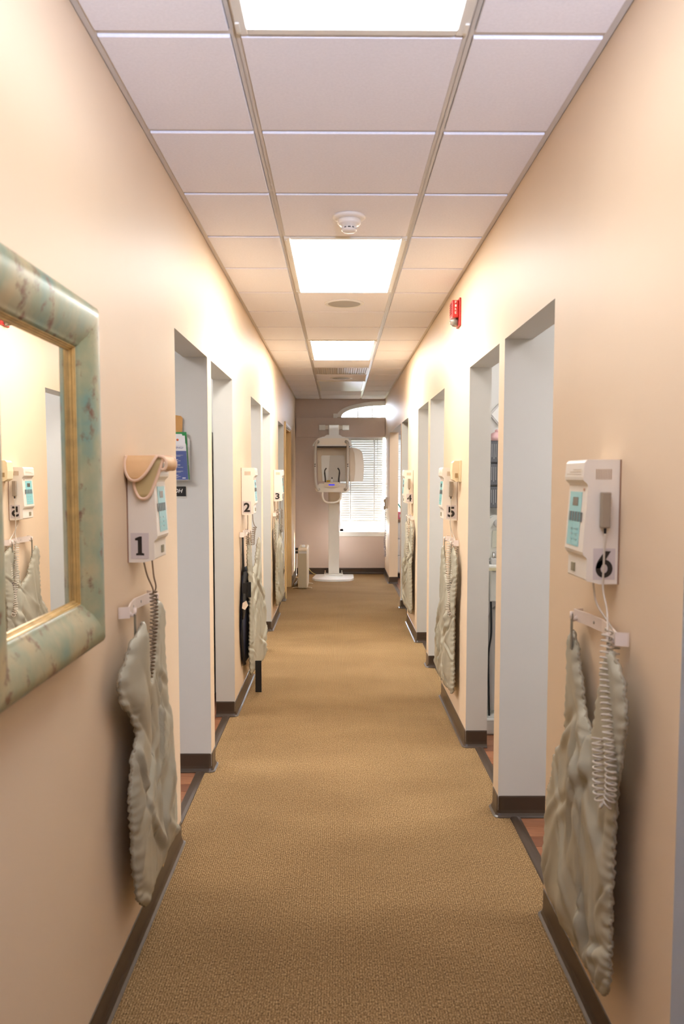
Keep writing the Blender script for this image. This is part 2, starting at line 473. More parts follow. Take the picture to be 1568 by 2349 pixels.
# unseen panels added in the treatment rooms to brighten doorways and far end
LENS_ROOM = lens_mat('lens_lit_room', LAMP * 1.0, (0.97, 0.96, 1.0, 1))
rooms = [(-2.0, 2.8, 'first left'), (-2.0, 5.0, 'second left'), (-2.0, 6.4, 'third left'), (-2.0, 7.8, 'fourth left'), (2.1, 2.7, 'first right'), (2.1, 4.4, 'second right'), (2.1, 5.85, 'third right'), (2.1, 7.3, 'fourth right'), (1.75, 10.5, 'last right')]
for xc, yc, w in rooms:
    e = empty('ceiling_light', (xc, yc, HC), 'unseen ceiling panel added to light the %s treatment room' % w, 'ceiling light', 'added treatment room ceiling lights')
    fr = MB()
    for (x0, x1, y0, y1) in ((-0.60, -0.57, -0.30, 0.30), (0.57, 0.60, -0.30, 0.30), (-0.57, 0.57, -0.30, -0.27), (-0.57, 0.57, 0.27, 0.30)):
        fr.box(xc + x0, xc + x1, yc + y0, yc + y1, HC - 0.014, HC)
    fr.build('frame', FRAMEW, e)
    MB().box(xc - 0.57, xc + 0.57, yc - 0.27, yc + 0.27, HC - 0.008, HC - 0.001).build('lens', LENS_ROOM, e)

# added cool fill lamp behind the viewer, standing in for a ceiling-bounced camera flash
lp = Vector((0.42, -0.75, 1.80)); aim = lp + Vector((-0.10, math.cos(math.radians(40)), math.sin(math.radians(40))))
e = empty('fill_lamp', (0.42, -0.75, 0), 'slim added fill lamp behind the viewer with its head tipped at the ceiling', 'fill lamp')
LMETAL = mat('lamp_metal', S(150, 148, 144), 0.35, metal=0.8)
MB().lathe([(0.14, 0), (0.14, 0.012), (0.04, 0.025), (0.012, 0.03)], (0.42, -0.75, 0), n=28).build('base', LMETAL, e)
MB().tube([(0.42, -0.75, 0.02), (0.42, -0.75, 1.70)], 0.011, 12).build('pole', LMETAL, e)
dv = (aim - lp).normalized()
MB().lathe([(0.02, -0.14), (0.05, -0.13), (0.075, -0.02), (0.085, 0.03), (0.080, 0.03), (0.070, -0.02), (0.045, -0.12), (0.02, -0.125)], lp, axis=dv, n=28).build('shade', WHITEP, e)
sd = bpy.data.lights.new('fill_spot', 'SPOT'); sd.energy = 420.0; sd.spot_size = math.radians(70); sd.spot_blend = 0.25; sd.shadow_soft_size = 0.05; sd.color = (0.58, 0.70, 1.0)
so = bpy.data.objects.new('fill_spot', sd); scene.collection.objects.link(so); so.parent = e
so.location = lp + dv * 0.04 - Vector(e.location); so.rotation_euler = dv.to_track_quat('-Z', 'Y').to_euler()

# smoke detector
e = empty('smoke_detector', (0.048, 3.74, HC - TD), 'white round smoke detector on the tile before the large lit panel', 'smoke detector')
DET = mat('detector_white', S(240, 232, 220), 0.4)
MB().lathe([(0.073, 0), (0.073, -0.008), (0.066, -0.014), (0.05, -0.016)], (0.048, 3.74, HC - TD), n=36).build('base_ring', DET, e)
MB().lathe([(0.052, -0.016), (0.052, -0.030), (0.046, -0.038), (0.034, -0.042), (0.033, -0.05)], (0.048, 3.74, HC - TD), n=36).build('body', DET, e)
MB().lathe([(0.034, -0.056), (0.034, -0.062), (0.028, -0.068), (0.012, -0.070)], (0.048, 3.74, HC - TD), n=32).build('cap', DET, e)
MB().lathe([(0.028, -0.050), (0.028, -0.056)], (0.048, 3.74, HC - TD), n=32).build('sensing_gap', mat('dark_gap', S(60, 56, 50), 0.7), e)
for k in range(10):
    a = k / 10 * 6.283
    MB().box(0.048 + 0.031 * math.cos(a) - 0.003, 0.048 + 0.031 * math.cos(a) + 0.003, 3.74 + 0.031 * math.sin(a) - 0.003, 3.74 + 0.031 * math.sin(a) + 0.003, HC - TD - 0.056, HC - TD - 0.050).build('rib', DET, e)
# speakers
GRILLE = mat('speaker_grille_grey', S(176, 170, 160), 0.6, bump=0.6, bscale=500)
for (x, y, lab) in ((0.040, 5.60, 'round flush ceiling speaker just beyond the large lit panel'), (0.036, 9.86, 'small distant round ceiling speaker past the perforated vent')):
    e = empty('ceiling_speaker', (x, y, HC - TD), lab, 'speaker', 'round ceiling speakers')
    MB().lathe([(0.132, 0), (0.132, -0.004), (0.126, -0.007), (0.110, -0.007), (0.108, -0.004)], (x, y, HC - TD), n=40).build('rim', WHITEP, e)
    MB().lathe([(0.110, -0.004), (0.106, -0.006), (0.05, -0.009), (0.01, -0.010)], (x, y, HC - TD), n=40).build('grille', GRILLE, e)
# return-air vent: perforated panel
yc = Y0 + 11.5 * MOD; xc = XT + MOD / 2
e = empty('air_vent', (xc, yc, HC), 'perforated return air vent panel in the ceiling before the end wall', 'vent')
VENT = mat('vent_metal', S(196, 184, 168), 0.4); VDARK = mat('vent_dark', S(70, 64, 58), 0.8)
fr = MB(); hx = MOD / 2 - 0.012; b = 0.02
for (x0, x1, y0, y1) in ((-hx, -hx + b, -hx, hx), (hx - b, hx, -hx, hx), (-hx + b, hx - b, -hx, -hx + b), (-hx + b, hx - b, hx - b, hx)):
    fr.box(xc + x0, xc + x1, yc + y0, yc + y1, HC - 0.006, HC + 0.01)
fr.build('frame', VENT, e)
MB().box(xc - hx, xc + hx, yc - hx, yc + hx, HC + 0.02, HC + 0.024).build('duct_face', VDARK, e)
for k in range(22):
    x = xc - hx + b + (2 * hx - 2 * b) * (k + 0.5) / 22
    MB().box(x - 0.006, x + 0.006, yc - hx + b, yc + hx - b, HC - 0.002, HC + 0.006).build('slat', VENT, e)
for k in range(12):
    y = yc - hx + b + (2 * hx - 2 * b) * (k + 0.5) / 12
    MB().box(xc - hx + b, xc + hx - b, y - 0.009, y + 0.009, HC + 0.0005, HC + 0.005).build('cross_slat', VENT, e)

# ------------------------------------------------------------------ window at the end of the corridor
WFR = mat('window_vinyl_white', S(240, 240, 240), 0.35)
def glass_mat():
    m = bpy.data.materials.new('window_glass'); m.use_nodes = True; nt = m.node_tree
    nt.nodes.remove(nt.nodes['Principled BSDF'])
    t = nt.nodes.new('ShaderNodeBsdfTransparent'); g = nt.nodes.new('ShaderNodeBsdfGlossy'); g.inputs['Roughness'].default_value = 0.02
    x = nt.nodes.new('ShaderNodeMixShader'); x.inputs[0].default_value = 0.06
    nt.links.new(t.outputs[0], x.inputs[1]); nt.links.new(g.outputs[0], x.inputs[2]); nt.links.new(x.outputs[0], nt.nodes['Material Output'].inputs[0])
    return m
GLASS = glass_mat()
win = MB()
yw0, yw1 = YB + 0.06, YB + 0.11
win.box(WX0, WX0 + 0.05, yw0, yw1, WZ0, WZ1).box(WX1 - 0.05, WX1, yw0, yw1, WZ0, WZ1).box(WX0, WX1, yw0, yw1, WZ0, WZ0 + 0.055).box(WX0, WX1, yw0, yw1, WZ1 - 0.05, WZ1)
win = tag(win.build('window_1', WFR), kind='structure')
MB().box(WX0 - 0.05, WX1 + 0.05, YB - 0.035, YB + 0.06, WZ0 - 0.012, WZ0 + 0.018).build('window_sill', WFR, win, bevel=0.004)
MB().box(WX0 - 0.05, WX1 + 0.05, YB - 0.018, YB, WZ0 - 0.055, WZ0 - 0.012).build('apron_moulding', WFR, win, bevel=0.004)
cols = 6; cw = (WX1 - WX0 - 0.1) / cols
for i in range(1, cols):
    x = WX0 + 0.05 + cw * i
    MB().box(x - 0.009, x + 0.009, yw0 + 0.012, yw1 - 0.012, WZ0 + 0.055, WZ1 - 0.05).build('muntin', WFR, win)
for j in range(1, 4):
    z = WZ0 + 0.055 + (WZ1 - WZ0 - 0.105) * j / 4
    MB().box(WX0 + 0.05, WX1 - 0.05, yw0 + 0.014, yw1 - 0.014, z - 0.009, z + 0.009).build('muntin', WFR, win)
for i in range(cols):
    for j in range(4):
        x = WX0 + 0.05 + cw * i; z0 = WZ0 + 0.055 + (WZ1 - WZ0 - 0.105) * j / 4; z1 = WZ0 + 0.055 + (WZ1 - WZ0 - 0.105) * (j + 1) / 4
        MB().box(x + 0.009, x + cw - 0.009, yw0 + 0.022, yw0 + 0.026, z0 + 0.009, z1 - 0.009).build('pane', GLASS, win)
# arched light over it with its casing
arch = MB(); N = 30
def arc(x, rx, rise): 
    t = max(-1, min(1, (x - ACX) / rx)); return ARZ0 + rise * math.sqrt(max(0, 1 - t * t)) ** 0.9
prev = None
for i in range(N + 1):
    th = math.pi * (1 - i / N)
    xo, zo = ACX + (ARX + 0.055) * math.cos(th), ARZ0 + 0.245 * max(0, math.sin(th)) ** 0.9
    xi, zi = ACX + (ARX - 0.02) * math.cos(th), ARZ0 + 0.180 * max(0, math.sin(th)) ** 0.9
    cur = (xo, zo, xi, zi)
    if prev:
        a = prev; b = cur; y0, y1 = YB - 0.02, YB + 0.06
        v = [(a[0], y0, a[1]), (b[0], y0, b[1]), (b[2], y0, b[3]), (a[2], y0, a[3]), (a[0], y1, a[1]), (b[0], y1, b[1]), (b[2], y1, b[3]), (a[2], y1, a[3])]
        arch.add(v, [(0, 3, 2, 1), (4, 5, 6, 7), (0, 1, 5, 4), (2, 3, 7, 6)])
    prev = cur
arch = tag(arch.build('window_2', WFR), kind='structure')
MB().box(-0.075, -0.012, YB - 0.03, YB, 2.37, 2.455).build('plinth_block', WFR, arch, bevel=0.006)
for i in range(1, cols):
    x = WX0 + 0.05 + cw * i
    MB().box(x - 0.008, x + 0.008, YB + 0.07, YB + 0.09, ARZ0, arch_z(x)).build('muntin', WFR, arch)
for i in range(cols):
    x0 = WX0 + 0.05 + cw * i + 0.008; x1 = x0 + cw - 0.016
    if i == 0: x0 = WX0 + 0.01
    if i == cols - 1: x1 = WX1 - 0.01
    pts = [(x0, ARZ0)] + [(x1, ARZ0)] + [(x1 + (x0 - x1) * k / 5, arch_z(x1 + (x0 - x1) * k / 5) - 0.002) for k in range(6)]
    MB().prism(pts, lambda p, q, t: (p, t, q), YB + 0.078, YB + 0.082).build('pane', GLASS, arch)
# painted board across the end wall at picture-rail height
tag(MB().box(XL + 0.012, XR - 0.004, YB - 0.065, YB, 2.100, 2.385).build('trim_back', TAUPE, bevel=0.003), kind='structure')
# unseen overhang added to keep sun off the arch; ground outdoors
tag(MB().box(-2.5, 4, YB + 0.15, YB + 0.85, HC + 0.06, HC + 0.14).build('shade_eave', WHITEP), kind='structure')
tag(MB().box(-12, 14, YB + 0.15, YB + 30, -0.3, -0.2).build('ground', mat('lawn_grey_green', S(92, 96, 78), 0.9, var=0.1, vscale=2)), kind='structure')

# venetian blind in front of the lower window
SLAT = mat('blind_slat_white', S(238, 238, 236), 0.4)
def slat_translucent():
    m = SLAT; nt = m.node_tree; b = nt.nodes['Principled BSDF']
    t = nt.nodes.new('ShaderNodeBsdfTranslucent'); t.inputs[0].default_value = (*S(240, 240, 236), 1)
    x = nt.nodes.new('ShaderNodeMixShader'); x.inputs[0].default_value = 0.05
    nt.links.new(b.outputs[0], x.inputs[1]); nt.links.new(t.outputs[0], x.inputs[2]); nt.links.new(x.outputs[0], nt.nodes['Material Output'].inputs[0])
slat_translucent()
def blind(x0, x1, lab, yb):
    e = empty('venetian_blind', ((x0 + x1) / 2, yb, 2.13), lab, 'window blind', 'white venetian blinds on the end window')
    MB().box(x0, x1, yb - 0.02, yb + 0.02, 2.085, 2.13).build('headrail', WFR, e)
    zt, zb_ = 2.07, 0.845; n = 36
    w = 0.042; a = math.radians(70); dy, dz = w / 2 * math.cos(a), w / 2 * math.sin(a)
    xc = (x0 + x1) / 2; hx = (x1 - x0) / 2
    me = as_mesh(MB().add([(-hx, -dy, -dz), (hx, -dy, -dz), (hx, 0.003, 0.002), (-hx, 0.003, 0.002), (hx, dy, dz), (-hx, dy, dz),
                           (-hx, -dy, -dz + 0.001), (hx, -dy, -dz + 0.001), (hx, 0.003, 0.003), (-hx, 0.003, 0.003), (hx, dy, dz + 0.001), (-hx, dy, dz + 0.001)],
                          [(0, 1, 2, 3), (3, 2, 4, 5), (9, 8, 7, 6), (11, 10, 8, 9), (0, 6, 7, 1), (5, 4, 10, 11)]), 'slat', SLAT)
    for i in range(n):
        z = zt + (zb_ - zt) * i / (n - 1)
        part_copy(me, 'slat', e, (0, 0, z - 2.13))
    MB().box(x0, x1, yb - 0.014, yb + 0.014, 0.815, 0.833).build('bottom_rail', WFR, e, bevel=0.003)
    for t in (0.24, 0.80):
        x = x0 + (x1 - x0) * t
        for sy in (-1, 1):
            MB().box(x - 0.006, x + 0.006, yb + sy * 0.0195 - 0.0006, yb + sy * 0.0195 + 0.0006, 0.82, 2.09).build('ladder_tape', WFR, e)
    return e
b1 = blind(WX0 + 0.005, XR - 0.035, 'white venetian blind behind the dental imaging machine', YB + 0.028)
MB().tube([(0.60, YB - 0.002, 2.08), (0.605, YB - 0.004, 1.6), (0.60, YB - 0.004, 1.12)], 0.004, 6).build('tilt_wand', mat('wand_clear', S(225, 225, 220), 0.2), b1)
b2 = blind(XR + TW + 0.01, WX1 - 0.005, 'white venetian blind seen through the far right doorway', YB + 0.028)

# ------------------------------------------------------------------ far left door with wooden casing
WOODD = mat('door_wood_honey', S(222, 188, 132), 0.38, var=0.08, vscale=4, stretch=(20, 20, 2), spec=0.4)
dr = MB(); da, db = 10.10, 11.16
dr.box(XL - TW, XL + 0.004, da - 0.0, da + 0.018, 0, DH).box(XL - TW, XL + 0.004, db - 0.018, db, 0, DH).box(XL - TW, XL + 0.004, da, db, DH - 0.018, DH)
dr = tag(dr.build('door_1', WOODD), kind='structure')
MB().box(XL, XL + 0.018, da - 0.065, da + 0.004, 0, DH + 0.06).build('casing', WOODD, dr, bevel=0.004)
MB().box(XL, XL + 0.018, db - 0.004, db + 0.065, 0, DH + 0.06).build('casing', WOODD, dr, bevel=0.004)
MB().box(XL, XL + 0.016, da + 0.004, db - 0.004, DH - 0.004, DH + 0.055).build('head_casing', WHITEP, dr, bevel=0.004)
MB().box(XL, XL + 0.022, da + 0.004, db - 0.004, DH + 0.012, DH + 0.026).build('head_bead', WHITEP, dr, bevel=0.004)
lf = MB().box(XL - TW + 0.002, XL - TW + 0.042, da + 0.02, db - 0.02, 0.01, DH - 0.02).build('door_leaf', WOODD, dr)
MB().lathe([(0.012, 0), (0.012, 0.03), (0.026, 0.035), (0.028, 0.05), (0.018, 0.062)], (XL - TW + 0.042, da + 0.09, 0.95), axis=(1, 0, 0), n=16).build('door_knob', mat('brass', S(190, 160, 90), 0.25, metal=1), lf)

# ------------------------------------------------------------------ x-ray control units
BLUE = mat('membrane_blue', S(140, 205, 208), 0.25); KEY = mat('key_grey', S(96, 104, 104), 0.4)
NUMB = mat('number_black', S(38, 30, 24), 0.5); STK = mat('sticker_clear_grey', S(212, 200, 196), 0.3)
VSLOT = mat('vent_slot_tan', S(196, 168, 136), 0.8); SWITCH = mat('switch_olive', S(150, 140, 112), 0.5)
REMOTE = mat('remote_grey', S(158, 142, 122), 0.55, bump=0.1, bscale=300); RUBB = mat('rubber_black', S(26, 24, 22), 0.6)
CORDW = mat('cord_grey_white', S(206, 194, 178), 0.45); CORDT = mat('cord_taupe', S(150, 130, 108), 0.5)
NICK = mat('nickel', S(190, 185, 175), 0.3, metal=1)
UH = 0.318; UD = 0.092; UW = 0.17
UPROF = [(0, 0), (0.045, 0.0), (0.079, 0.008), (0.0805, 0.012), (0.0795, 0.066), (0.088, 0.074), (0.0905, 0.082), (0.080, 0.250), (0.082, 0.256), (0.0925, 0.266), (0.0935, 0.274), (0.0905, 0.310), (0.084, 0.318), (0, 0.318)]
def six_shape():
    o = [(math.cos(math.radians(a)), math.sin(math.radians(a))) for a in range(0, 360, 15)]; n = len(o)
    v = [(0.52 * c, 0.56 * s - 0.28) for c, s in o] + [(0.21 * c, 0.28 * s - 0.28) for c, s in o]
    f = [(i, (i + 1) % n, n + (i + 1) % n, n + i) for i in range(n)]
    v2 = [(-0.52, -0.28), (-0.47, 0.0), (-0.36, 0.24), (-0.10, 0.62), (0.05, 0.79), (0.40, 0.79), (0.09, 0.27), (-0.05, 0.18), (-0.21, -0.28)]
    return [(v, f), (v2, [(0, 1, 2, 3, 4, 5, 6, 7, 8)])]
def one_shape():
    v = [(-0.28, -0.7), (0.32, -0.7), (0.32, -0.56), (0.16, -0.52), (0.16, 0.7), (0.0, 0.7), (-0.34, 0.56), (-0.34, 0.42), (-0.14, 0.40), (-0.14, -0.52), (-0.28, -0.56)]
    return [(v, [(0, 1, 2, 3, 9, 10), (3, 4, 8, 9), (4, 5, 6, 7, 8)])]
def unit(num, side, y, zb, label, remote):
    """side -1: on the left wall, +1: on the right wall; y = near side face"""
    xw = XL if side < 0 else XR; k = 1 if side < 0 else -1      # k: direction from wall into the corridor
    P = lambda d, z, t: (xw + k * d, y + t, zb + z)
    e = empty('xray_control_panel', (xw, y + UW / 2, zb), label, 'control panel', 'numbered wall-mounted x-ray control panels')
    body = MB().prism(UPROF, lambda p, q, t: P(p + 0.003, q, t), 0.002, UW - 0.002).build('housing', PLASTIC, e, bevel=0.004, seg=2)
    MB().box(xw, xw + k * 0.003, y - 0.001, y + UW + 0.001, zb, zb + UH).build('back_plate', mat('plate_brown', S(150, 110, 84), 0.6), e)
    # blue membrane on the sloping front
    def fp(t, s): # s from 0 bottom to 1 top of sloped face
        z = 0.088 + (0.246 - 0.088) * s; d = 0.0905 + (0.080 - 0.0905) * ((z - 0.082) / (0.168)) + 0.0033
        return Vector(P(d, z, t))
    def slab(mb, t0, t1, s0, s1, th, lift=0.0):
        a = [fp(t0, s0), fp(t1, s0), fp(t1, s1), fp(t0, s1)]; n = Vector((k, 0, 0.06))
        v = [p + n * lift for p in a] + [p + n * (lift + th) for p in a]
        mb.add(v, [(0, 1, 2, 3), (7, 6, 5, 4), (0, 4, 5, 1), (1, 5, 6, 2), (2, 6, 7, 3), (3, 7, 4, 0)])
    mm = MB(); slab(mm, 0.045, 0.150, 0.03, 0.93, 0.001); mem = mm.build('membrane_panel', BLUE, e)
    mm = MB(); slab(mm, 0.072, 0.118, 0.70, 0.84, 0.0008, 0.001); mm.build('display', mat('display_dark', S(70, 66, 58), 0.2), mem)
    for q in range(5):
        mm = MB(); slab(mm, 0.030 + q * 0.024, 0.045 + q * 0.024, 0.44, 0.60, 0.0012, 0.001); mm.build('key', KEY, mem)
    mm = MB()
    for q in range(6): slab(mm, 0.060 + (q % 2) * 0.04, 0.082 + (q % 2) * 0.04, 0.12 + (q // 2) * 0.09, 0.15 + (q // 2) * 0.09, 0.0005, 0.001)
    mm.build('printed_marks', mat('print_teal', S(96, 160, 164), 0.4), mem)
    mm = MB(); slab(mm, 0.026, 0.036, 0.95, 0.99, 0.001); mm.build('indicator_lamp', mat('lamp_amber', S(206, 150, 110), 0.4), e)
    # printed lines on the top block and rocker switch below
    mm = MB()
    for q in range(3): mm.box(xw + k * 0.0962, xw + k * 0.0967, y + 0.02, y + 0.15 - 0.03 * q, zb + 0.280 + q * 0.006, zb + 0.2815 + q * 0.006)
    mm.build('maker_print', mat('print_beige', S(206, 190, 165), 0.5), e)
    MB().box(xw + k * 0.082, xw + k * 0.0865, y + 0.10, y + 0.13, zb + 0.022, zb + 0.046).build('power_switch', SWITCH, e, bevel=0.001)
    # ventilation slots on the near side
    for q in range(10):
        d = 0.024 + q * 0.0042
        MB().box(xw + k * d, xw + k * (d + 0.0018), y + 0.0010, y + 0.0024, zb + 0.268, zb + 0.294).build('vent_slot', VSLOT, e)
    # number sticker
    s0, s1 = (0.010, 0.066)
    st = MB().box(xw + k * s0, xw + k * s1, y + 0.0012, y + 0.0022, zb + 0.012, zb + 0.092).build('number_sticker', STK, e)
    mm = MB(); cx = xw + k * (s0 + s1) / 2; cz = zb + 0.052
    R = Vector((1, 0, 0)); U = Vector((0, 0, 1))
    if num in ('1', '6'):
        sc = 0.042
        for v, f in (one_shape() if num == '1' else six_shape()):
            mm.add([(cx + p * sc, y + 0.0006, cz + q * sc) for p, q in v], f)
    else:
        put_text(mm, num, (cx - 0.021, y + 0.0006, cz - 0.031), R, U, 0.062, 0.042, bold=0.03)
    mm.build('number', NUMB, st)
    if remote:
        x0, x1 = xw + k * 0.030, xw + k * 0.053
        rm = MB().box(x0, x1, y - 0.020, y + 0.0005, zb + 0.145, zb + 0.236).build('exposure_switch', REMOTE, e, bevel=0.003)
        MB().lathe([(0.004, 0), (0.0032, -0.014)], ((x0 + x1) / 2, y - 0.011, zb + 0.145), n=10).build('strain_relief', RUBB, rm)
    return e

def coil(pts, r, turns, n=10):
    """helix wound round a polyline"""
    P = [Vector(p) for p in pts]; L = [0]
    for a, b in zip(P, P[1:]): L.append(L[-1] + (b - a).length)
    def pos(s):
        for i in range(len(L) - 1):
            if s <= L[i + 1] or i == len(L) - 2:
                t = (s - L[i]) / (L[i + 1] - L[i]); return P[i].lerp(P[i + 1], t), (P[i + 1] - P[i]).normalized()
    out = []; M = int(turns * n); up = None
    for i in range(M + 1):
        p, t = pos(L[-1] * i / M); a0, _ = pos(max(0, L[-1] * i / M - 0.012)); a1, _ = pos(min(L[-1], L[-1] * i / M + 0.012)); t = (a1 - a0).normalized()
        a = t.cross(Vector((1, 0, 0)) if up is None else up)
        if up is None: a = t.cross(Vector((1, 0, 0)));
        if a.length < 1e-4: a = t.orthogonal()
        a.normalize(); b = a.cross(t); up = b
        an = 2 * math.pi * i / n
        out.append(p + a * (r * math.cos(an)) + b * (r * math.sin(an)))
    return out
def smooth_path(pts, n=8):
    P = [Vector(p) for p in pts]; out = []
    for i in range(len(P) - 1):
        p0 = P[max(i - 1, 0)]; p1 = P[i]; p2 = P[i + 1]; p3 = P[min(i + 2, len(P) - 1)]
        for k in range(n):
            t = k / n
            out.append(0.5 * ((2 * p1) + (p2 - p0) * t + (2 * p0 - 5 * p1 + 4 * p2 - p3) * t * t + (3 * p1 - p0 - 3 * p2 + p3) * t ** 3))
    out.append(P[-1]); return out

U6 = unit('6', 1, 2.083, 1.252, 'white x-ray control panel numbered six on the right wall', True)
U5 = unit('5', 1, 4.935, 1.256, 'white x-ray control panel numbered five below the cream wall intercom', True)
U4 = unit('4', 1, 7.845, 1.256, 'white x-ray control panel numbered four, farthest on the right', True)
U1 = unit('1', -1, 2.545, 1.258, 'white x-ray control panel numbered one with a fabric collar draped over it', False)
U2 = unit('2', -1, 5.545, 1.258, 'white x-ray control panel numbered two on the left wall', False)
U3 = unit('3', -1, 8.335, 1.260, 'white x-ray control panel numbered three, farthest on the left', False)

def cords(side, y, panel, mat_, straight, coils, wire=0.0026):
    xw = XL if side < 0 else XR; k = 1 if side < 0 else -1
    W = lambda d, t, z: Vector((xw + k * d, y + t, z))
    mb = MB()
    for s in straight: mb.tube(smooth_path([W(*p) for p in s]), wire, 6)
    lead = mb.build('lead', mat_, panel)
    for path, r, turns in coils:
        MB().tube(coil(smooth_path([W(*p) for p in path], 6), r, turns, 10), wire, 5).build('coil', mat_, lead)
    return lead
# leads on unit 6: handset lead passes over the number, then the coil hangs to a loop and returns
cords(1, 2.083, U6, CORDW,
      [[(0.0415, -0.012, 1.383), (0.042, -0.008, 1.30), (0.041, -0.005, 1.24), (0.038, -0.030, 1.19), (0.050, -0.075, 1.145)],
       [(0.050, 0.05, 1.254), (0.046, 0.03, 1.20), (0.030, -0.01, 1.16), (0.025, -0.06, 1.135)]],
      [([(0.050, -0.075, 1.145), (0.062, -0.10, 1.08), (0.072, -0.14, 1.0), (0.078, -0.18, 0.93), (0.080, -0.21, 0.85), (0.078, -0.205, 0.775), (0.087, -0.195, 0.752), (0.098, -0.185, 0.78), (0.096, -0.17, 0.85), (0.094, -0.15, 0.90)], 0.0125, 42),
       ([(0.025, -0.06, 1.135), (0.030, -0.065, 1.09), (0.030, -0.06, 1.03)], 0.0125, 7)])
cords(1, 4.935, U5, CORDW,
      [[(0.0415, -0.012, 1.387), (0.042, -0.006, 1.25), (0.040, -0.01, 1.17), (0.055, -0.03, 1.13)],
       [(0.038, 0.05, 1.256), (0.036, 0.02, 1.21), (0.020, -0.03, 1.15), (0.015, -0.06, 1.13)]],
      [([(0.055, -0.03, 1.13), (0.060, -0.06, 1.0), (0.065, -0.08, 0.9), (0.050, -0.09, 0.80), (0.038, -0.10, 0.74), (0.052, -0.115, 0.70), (0.068, -0.11, 0.74), (0.056, -0.09, 0.79), (0.040, -0.085, 0.88), (0.030, -0.09, 1.0), (0.015, -0.06, 1.13)], 0.0125, 66)])
cords(1, 7.845, U4, CORDW,
      [[(0.0415, -0.012, 1.387), (0.044, -0.006, 1.25), (0.050, -0.03, 1.14)], [(0.035, 0.05, 1.256), (0.030, 0.0, 1.15)]],
      [([(0.050, -0.03, 1.14), (0.055, -0.06, 1.0), (0.062, -0.09, 0.85), (0.045, -0.10, 0.70), (0.030, -0.10, 0.67), (0.022, -0.09, 0.75), (0.025, -0.05, 0.95), (0.028, -0.02, 1.13)], 0.013, 50)])
cords(-1, 2.545, U1, CORDT,
      [[(0.040, 0.04, 1.258), (0.046, 0.06, 1.21), (0.056, 0.09, 1.165), (0.055, 0.10, 1.145)], [(0.062, 0.06, 1.264), (0.064, 0.07, 1.21), (0.064, 0.10, 1.168), (0.055, 0.10, 1.145)]],
      [([(0.055, 0.10, 1.155), (0.060, 0.09, 1.08), (0.058, 0.07, 1.0), (0.054, 0.05, 0.92), (0.046, 0.03, 0.86)], 0.0115, 26)])
cords(-1, 5.545, U2, CORDT,
      [[(0.040, 0.03, 1.258), (0.042, 0.02, 1.20), (0.036, 0.05, 1.155)], [(0.072, 0.04, 1.264), (0.074, 0.06, 1.21), (0.082, 0.10, 1.175)]],
      [([(0.082, 0.10, 1.175), (0.070, 0.09, 1.13), (0.068, 0.06, 1.05)], 0.013, 10), ([(0.040, 0.02, 1.13), (0.042, 0.02, 1.05)], 0.013, 7)])
cords(-1, 8.335, U3, CORDT,
      [[(0.035, 0.03, 1.26), (0.036, 0.02, 1.18)], [(0.066, 0.05, 1.262), (0.064, 0.06, 1.20), (0.076, 0.08, 1.17)]],
      [([(0.036, 0.02, 1.18), (0.040, 0.02, 1.08)], 0.013, 8), ([(0.076, 0.08, 1.17), (0.078, 0.10, 1.05), (0.076, 0.12, 0.94)], 0.012, 20)])

# ------------------------------------------------------------------ hook racks
RACK = mat('rack_plastic', S(236, 220, 208), 0.4)
def rack(side, yn, yf, z, lab):
    xw = XL if side < 0 else XR; k = 1 if side < 0 else -1; ym = (yn + yf) / 2; q = (yf - yn) / 4
    e = empty('apron_hook_rack', (xw, ym, z), lab, 'hook rack', 'hook racks for the aprons')
    prof = [(0.004, yn), (0.030, yn + 0.012), (0.016, yn + q), (0.006, ym), (0.016, yf - q), (0.030, yf - 0.012), (0.004, yf)]
    mb = MB()
    for (d0, y0), (d1, y1) in zip(prof, prof[1:]):
        hh0 = 0.016 if abs(y0 - ym) > 1.2 * q else 0.020
        v = []
        for d, y in ((d0, y0), (d1, y1)):
            for dd, zz in ((0, -0.017), (0.005, -0.017), (0.005, 0.017), (0, 0.017)):
                v.append((xw + k * (d + dd), y, z + zz))
        mb.add(v, [(0, 4, 5, 1), (1, 5, 6, 2), (2, 6, 7, 3), (3, 7, 4, 0), (0, 1, 2, 3), (7, 6, 5, 4)])
    mb.build('bar', RACK, e, bevel=0.0)
    for y in (yn + 0.03, yf - 0.03):
        MB().tube([(xw + k * 0.028, y, z - 0.004), (xw + k * 0.040, y, z - 0.012), (xw + k * 0.046, y, z - 0.004), (xw + k * 0.046, y, z + 0.012)], [0.006, 0.006, 0.006, 0.0055], 8).build('hook', RACK, e)
    for y in (ym - 0.05, ym + 0.05):
        MB().lathe([(0.005, 0), (0.004, 0.002)], (xw + k * 0.016, y, z), axis=(k, 0, 0), n=10).build('screw', NICK, e)
    return e
rack(1, 1.985, 2.365, 1.128, 'pale plastic hook rack under the control panel numbered six')
rack(1, 4.83, 5.20, 1.128, 'pale plastic hook rack under the control panel numbered five')
rack(1, 7.70, 8.08, 1.125, 'pale plastic hook rack under the control panel numbered four')
rack(-1, 2.41, 2.77, 1.122, 'pale plastic hook rack under the control panel numbered one')
rack(-1, 5.40, 5.74, 1.135, 'pale plastic hook rack under the control panel numbered two')
rack(-1, 8.14, 8.48, 1.135, 'pale plastic hook rack under the control panel numbered three')

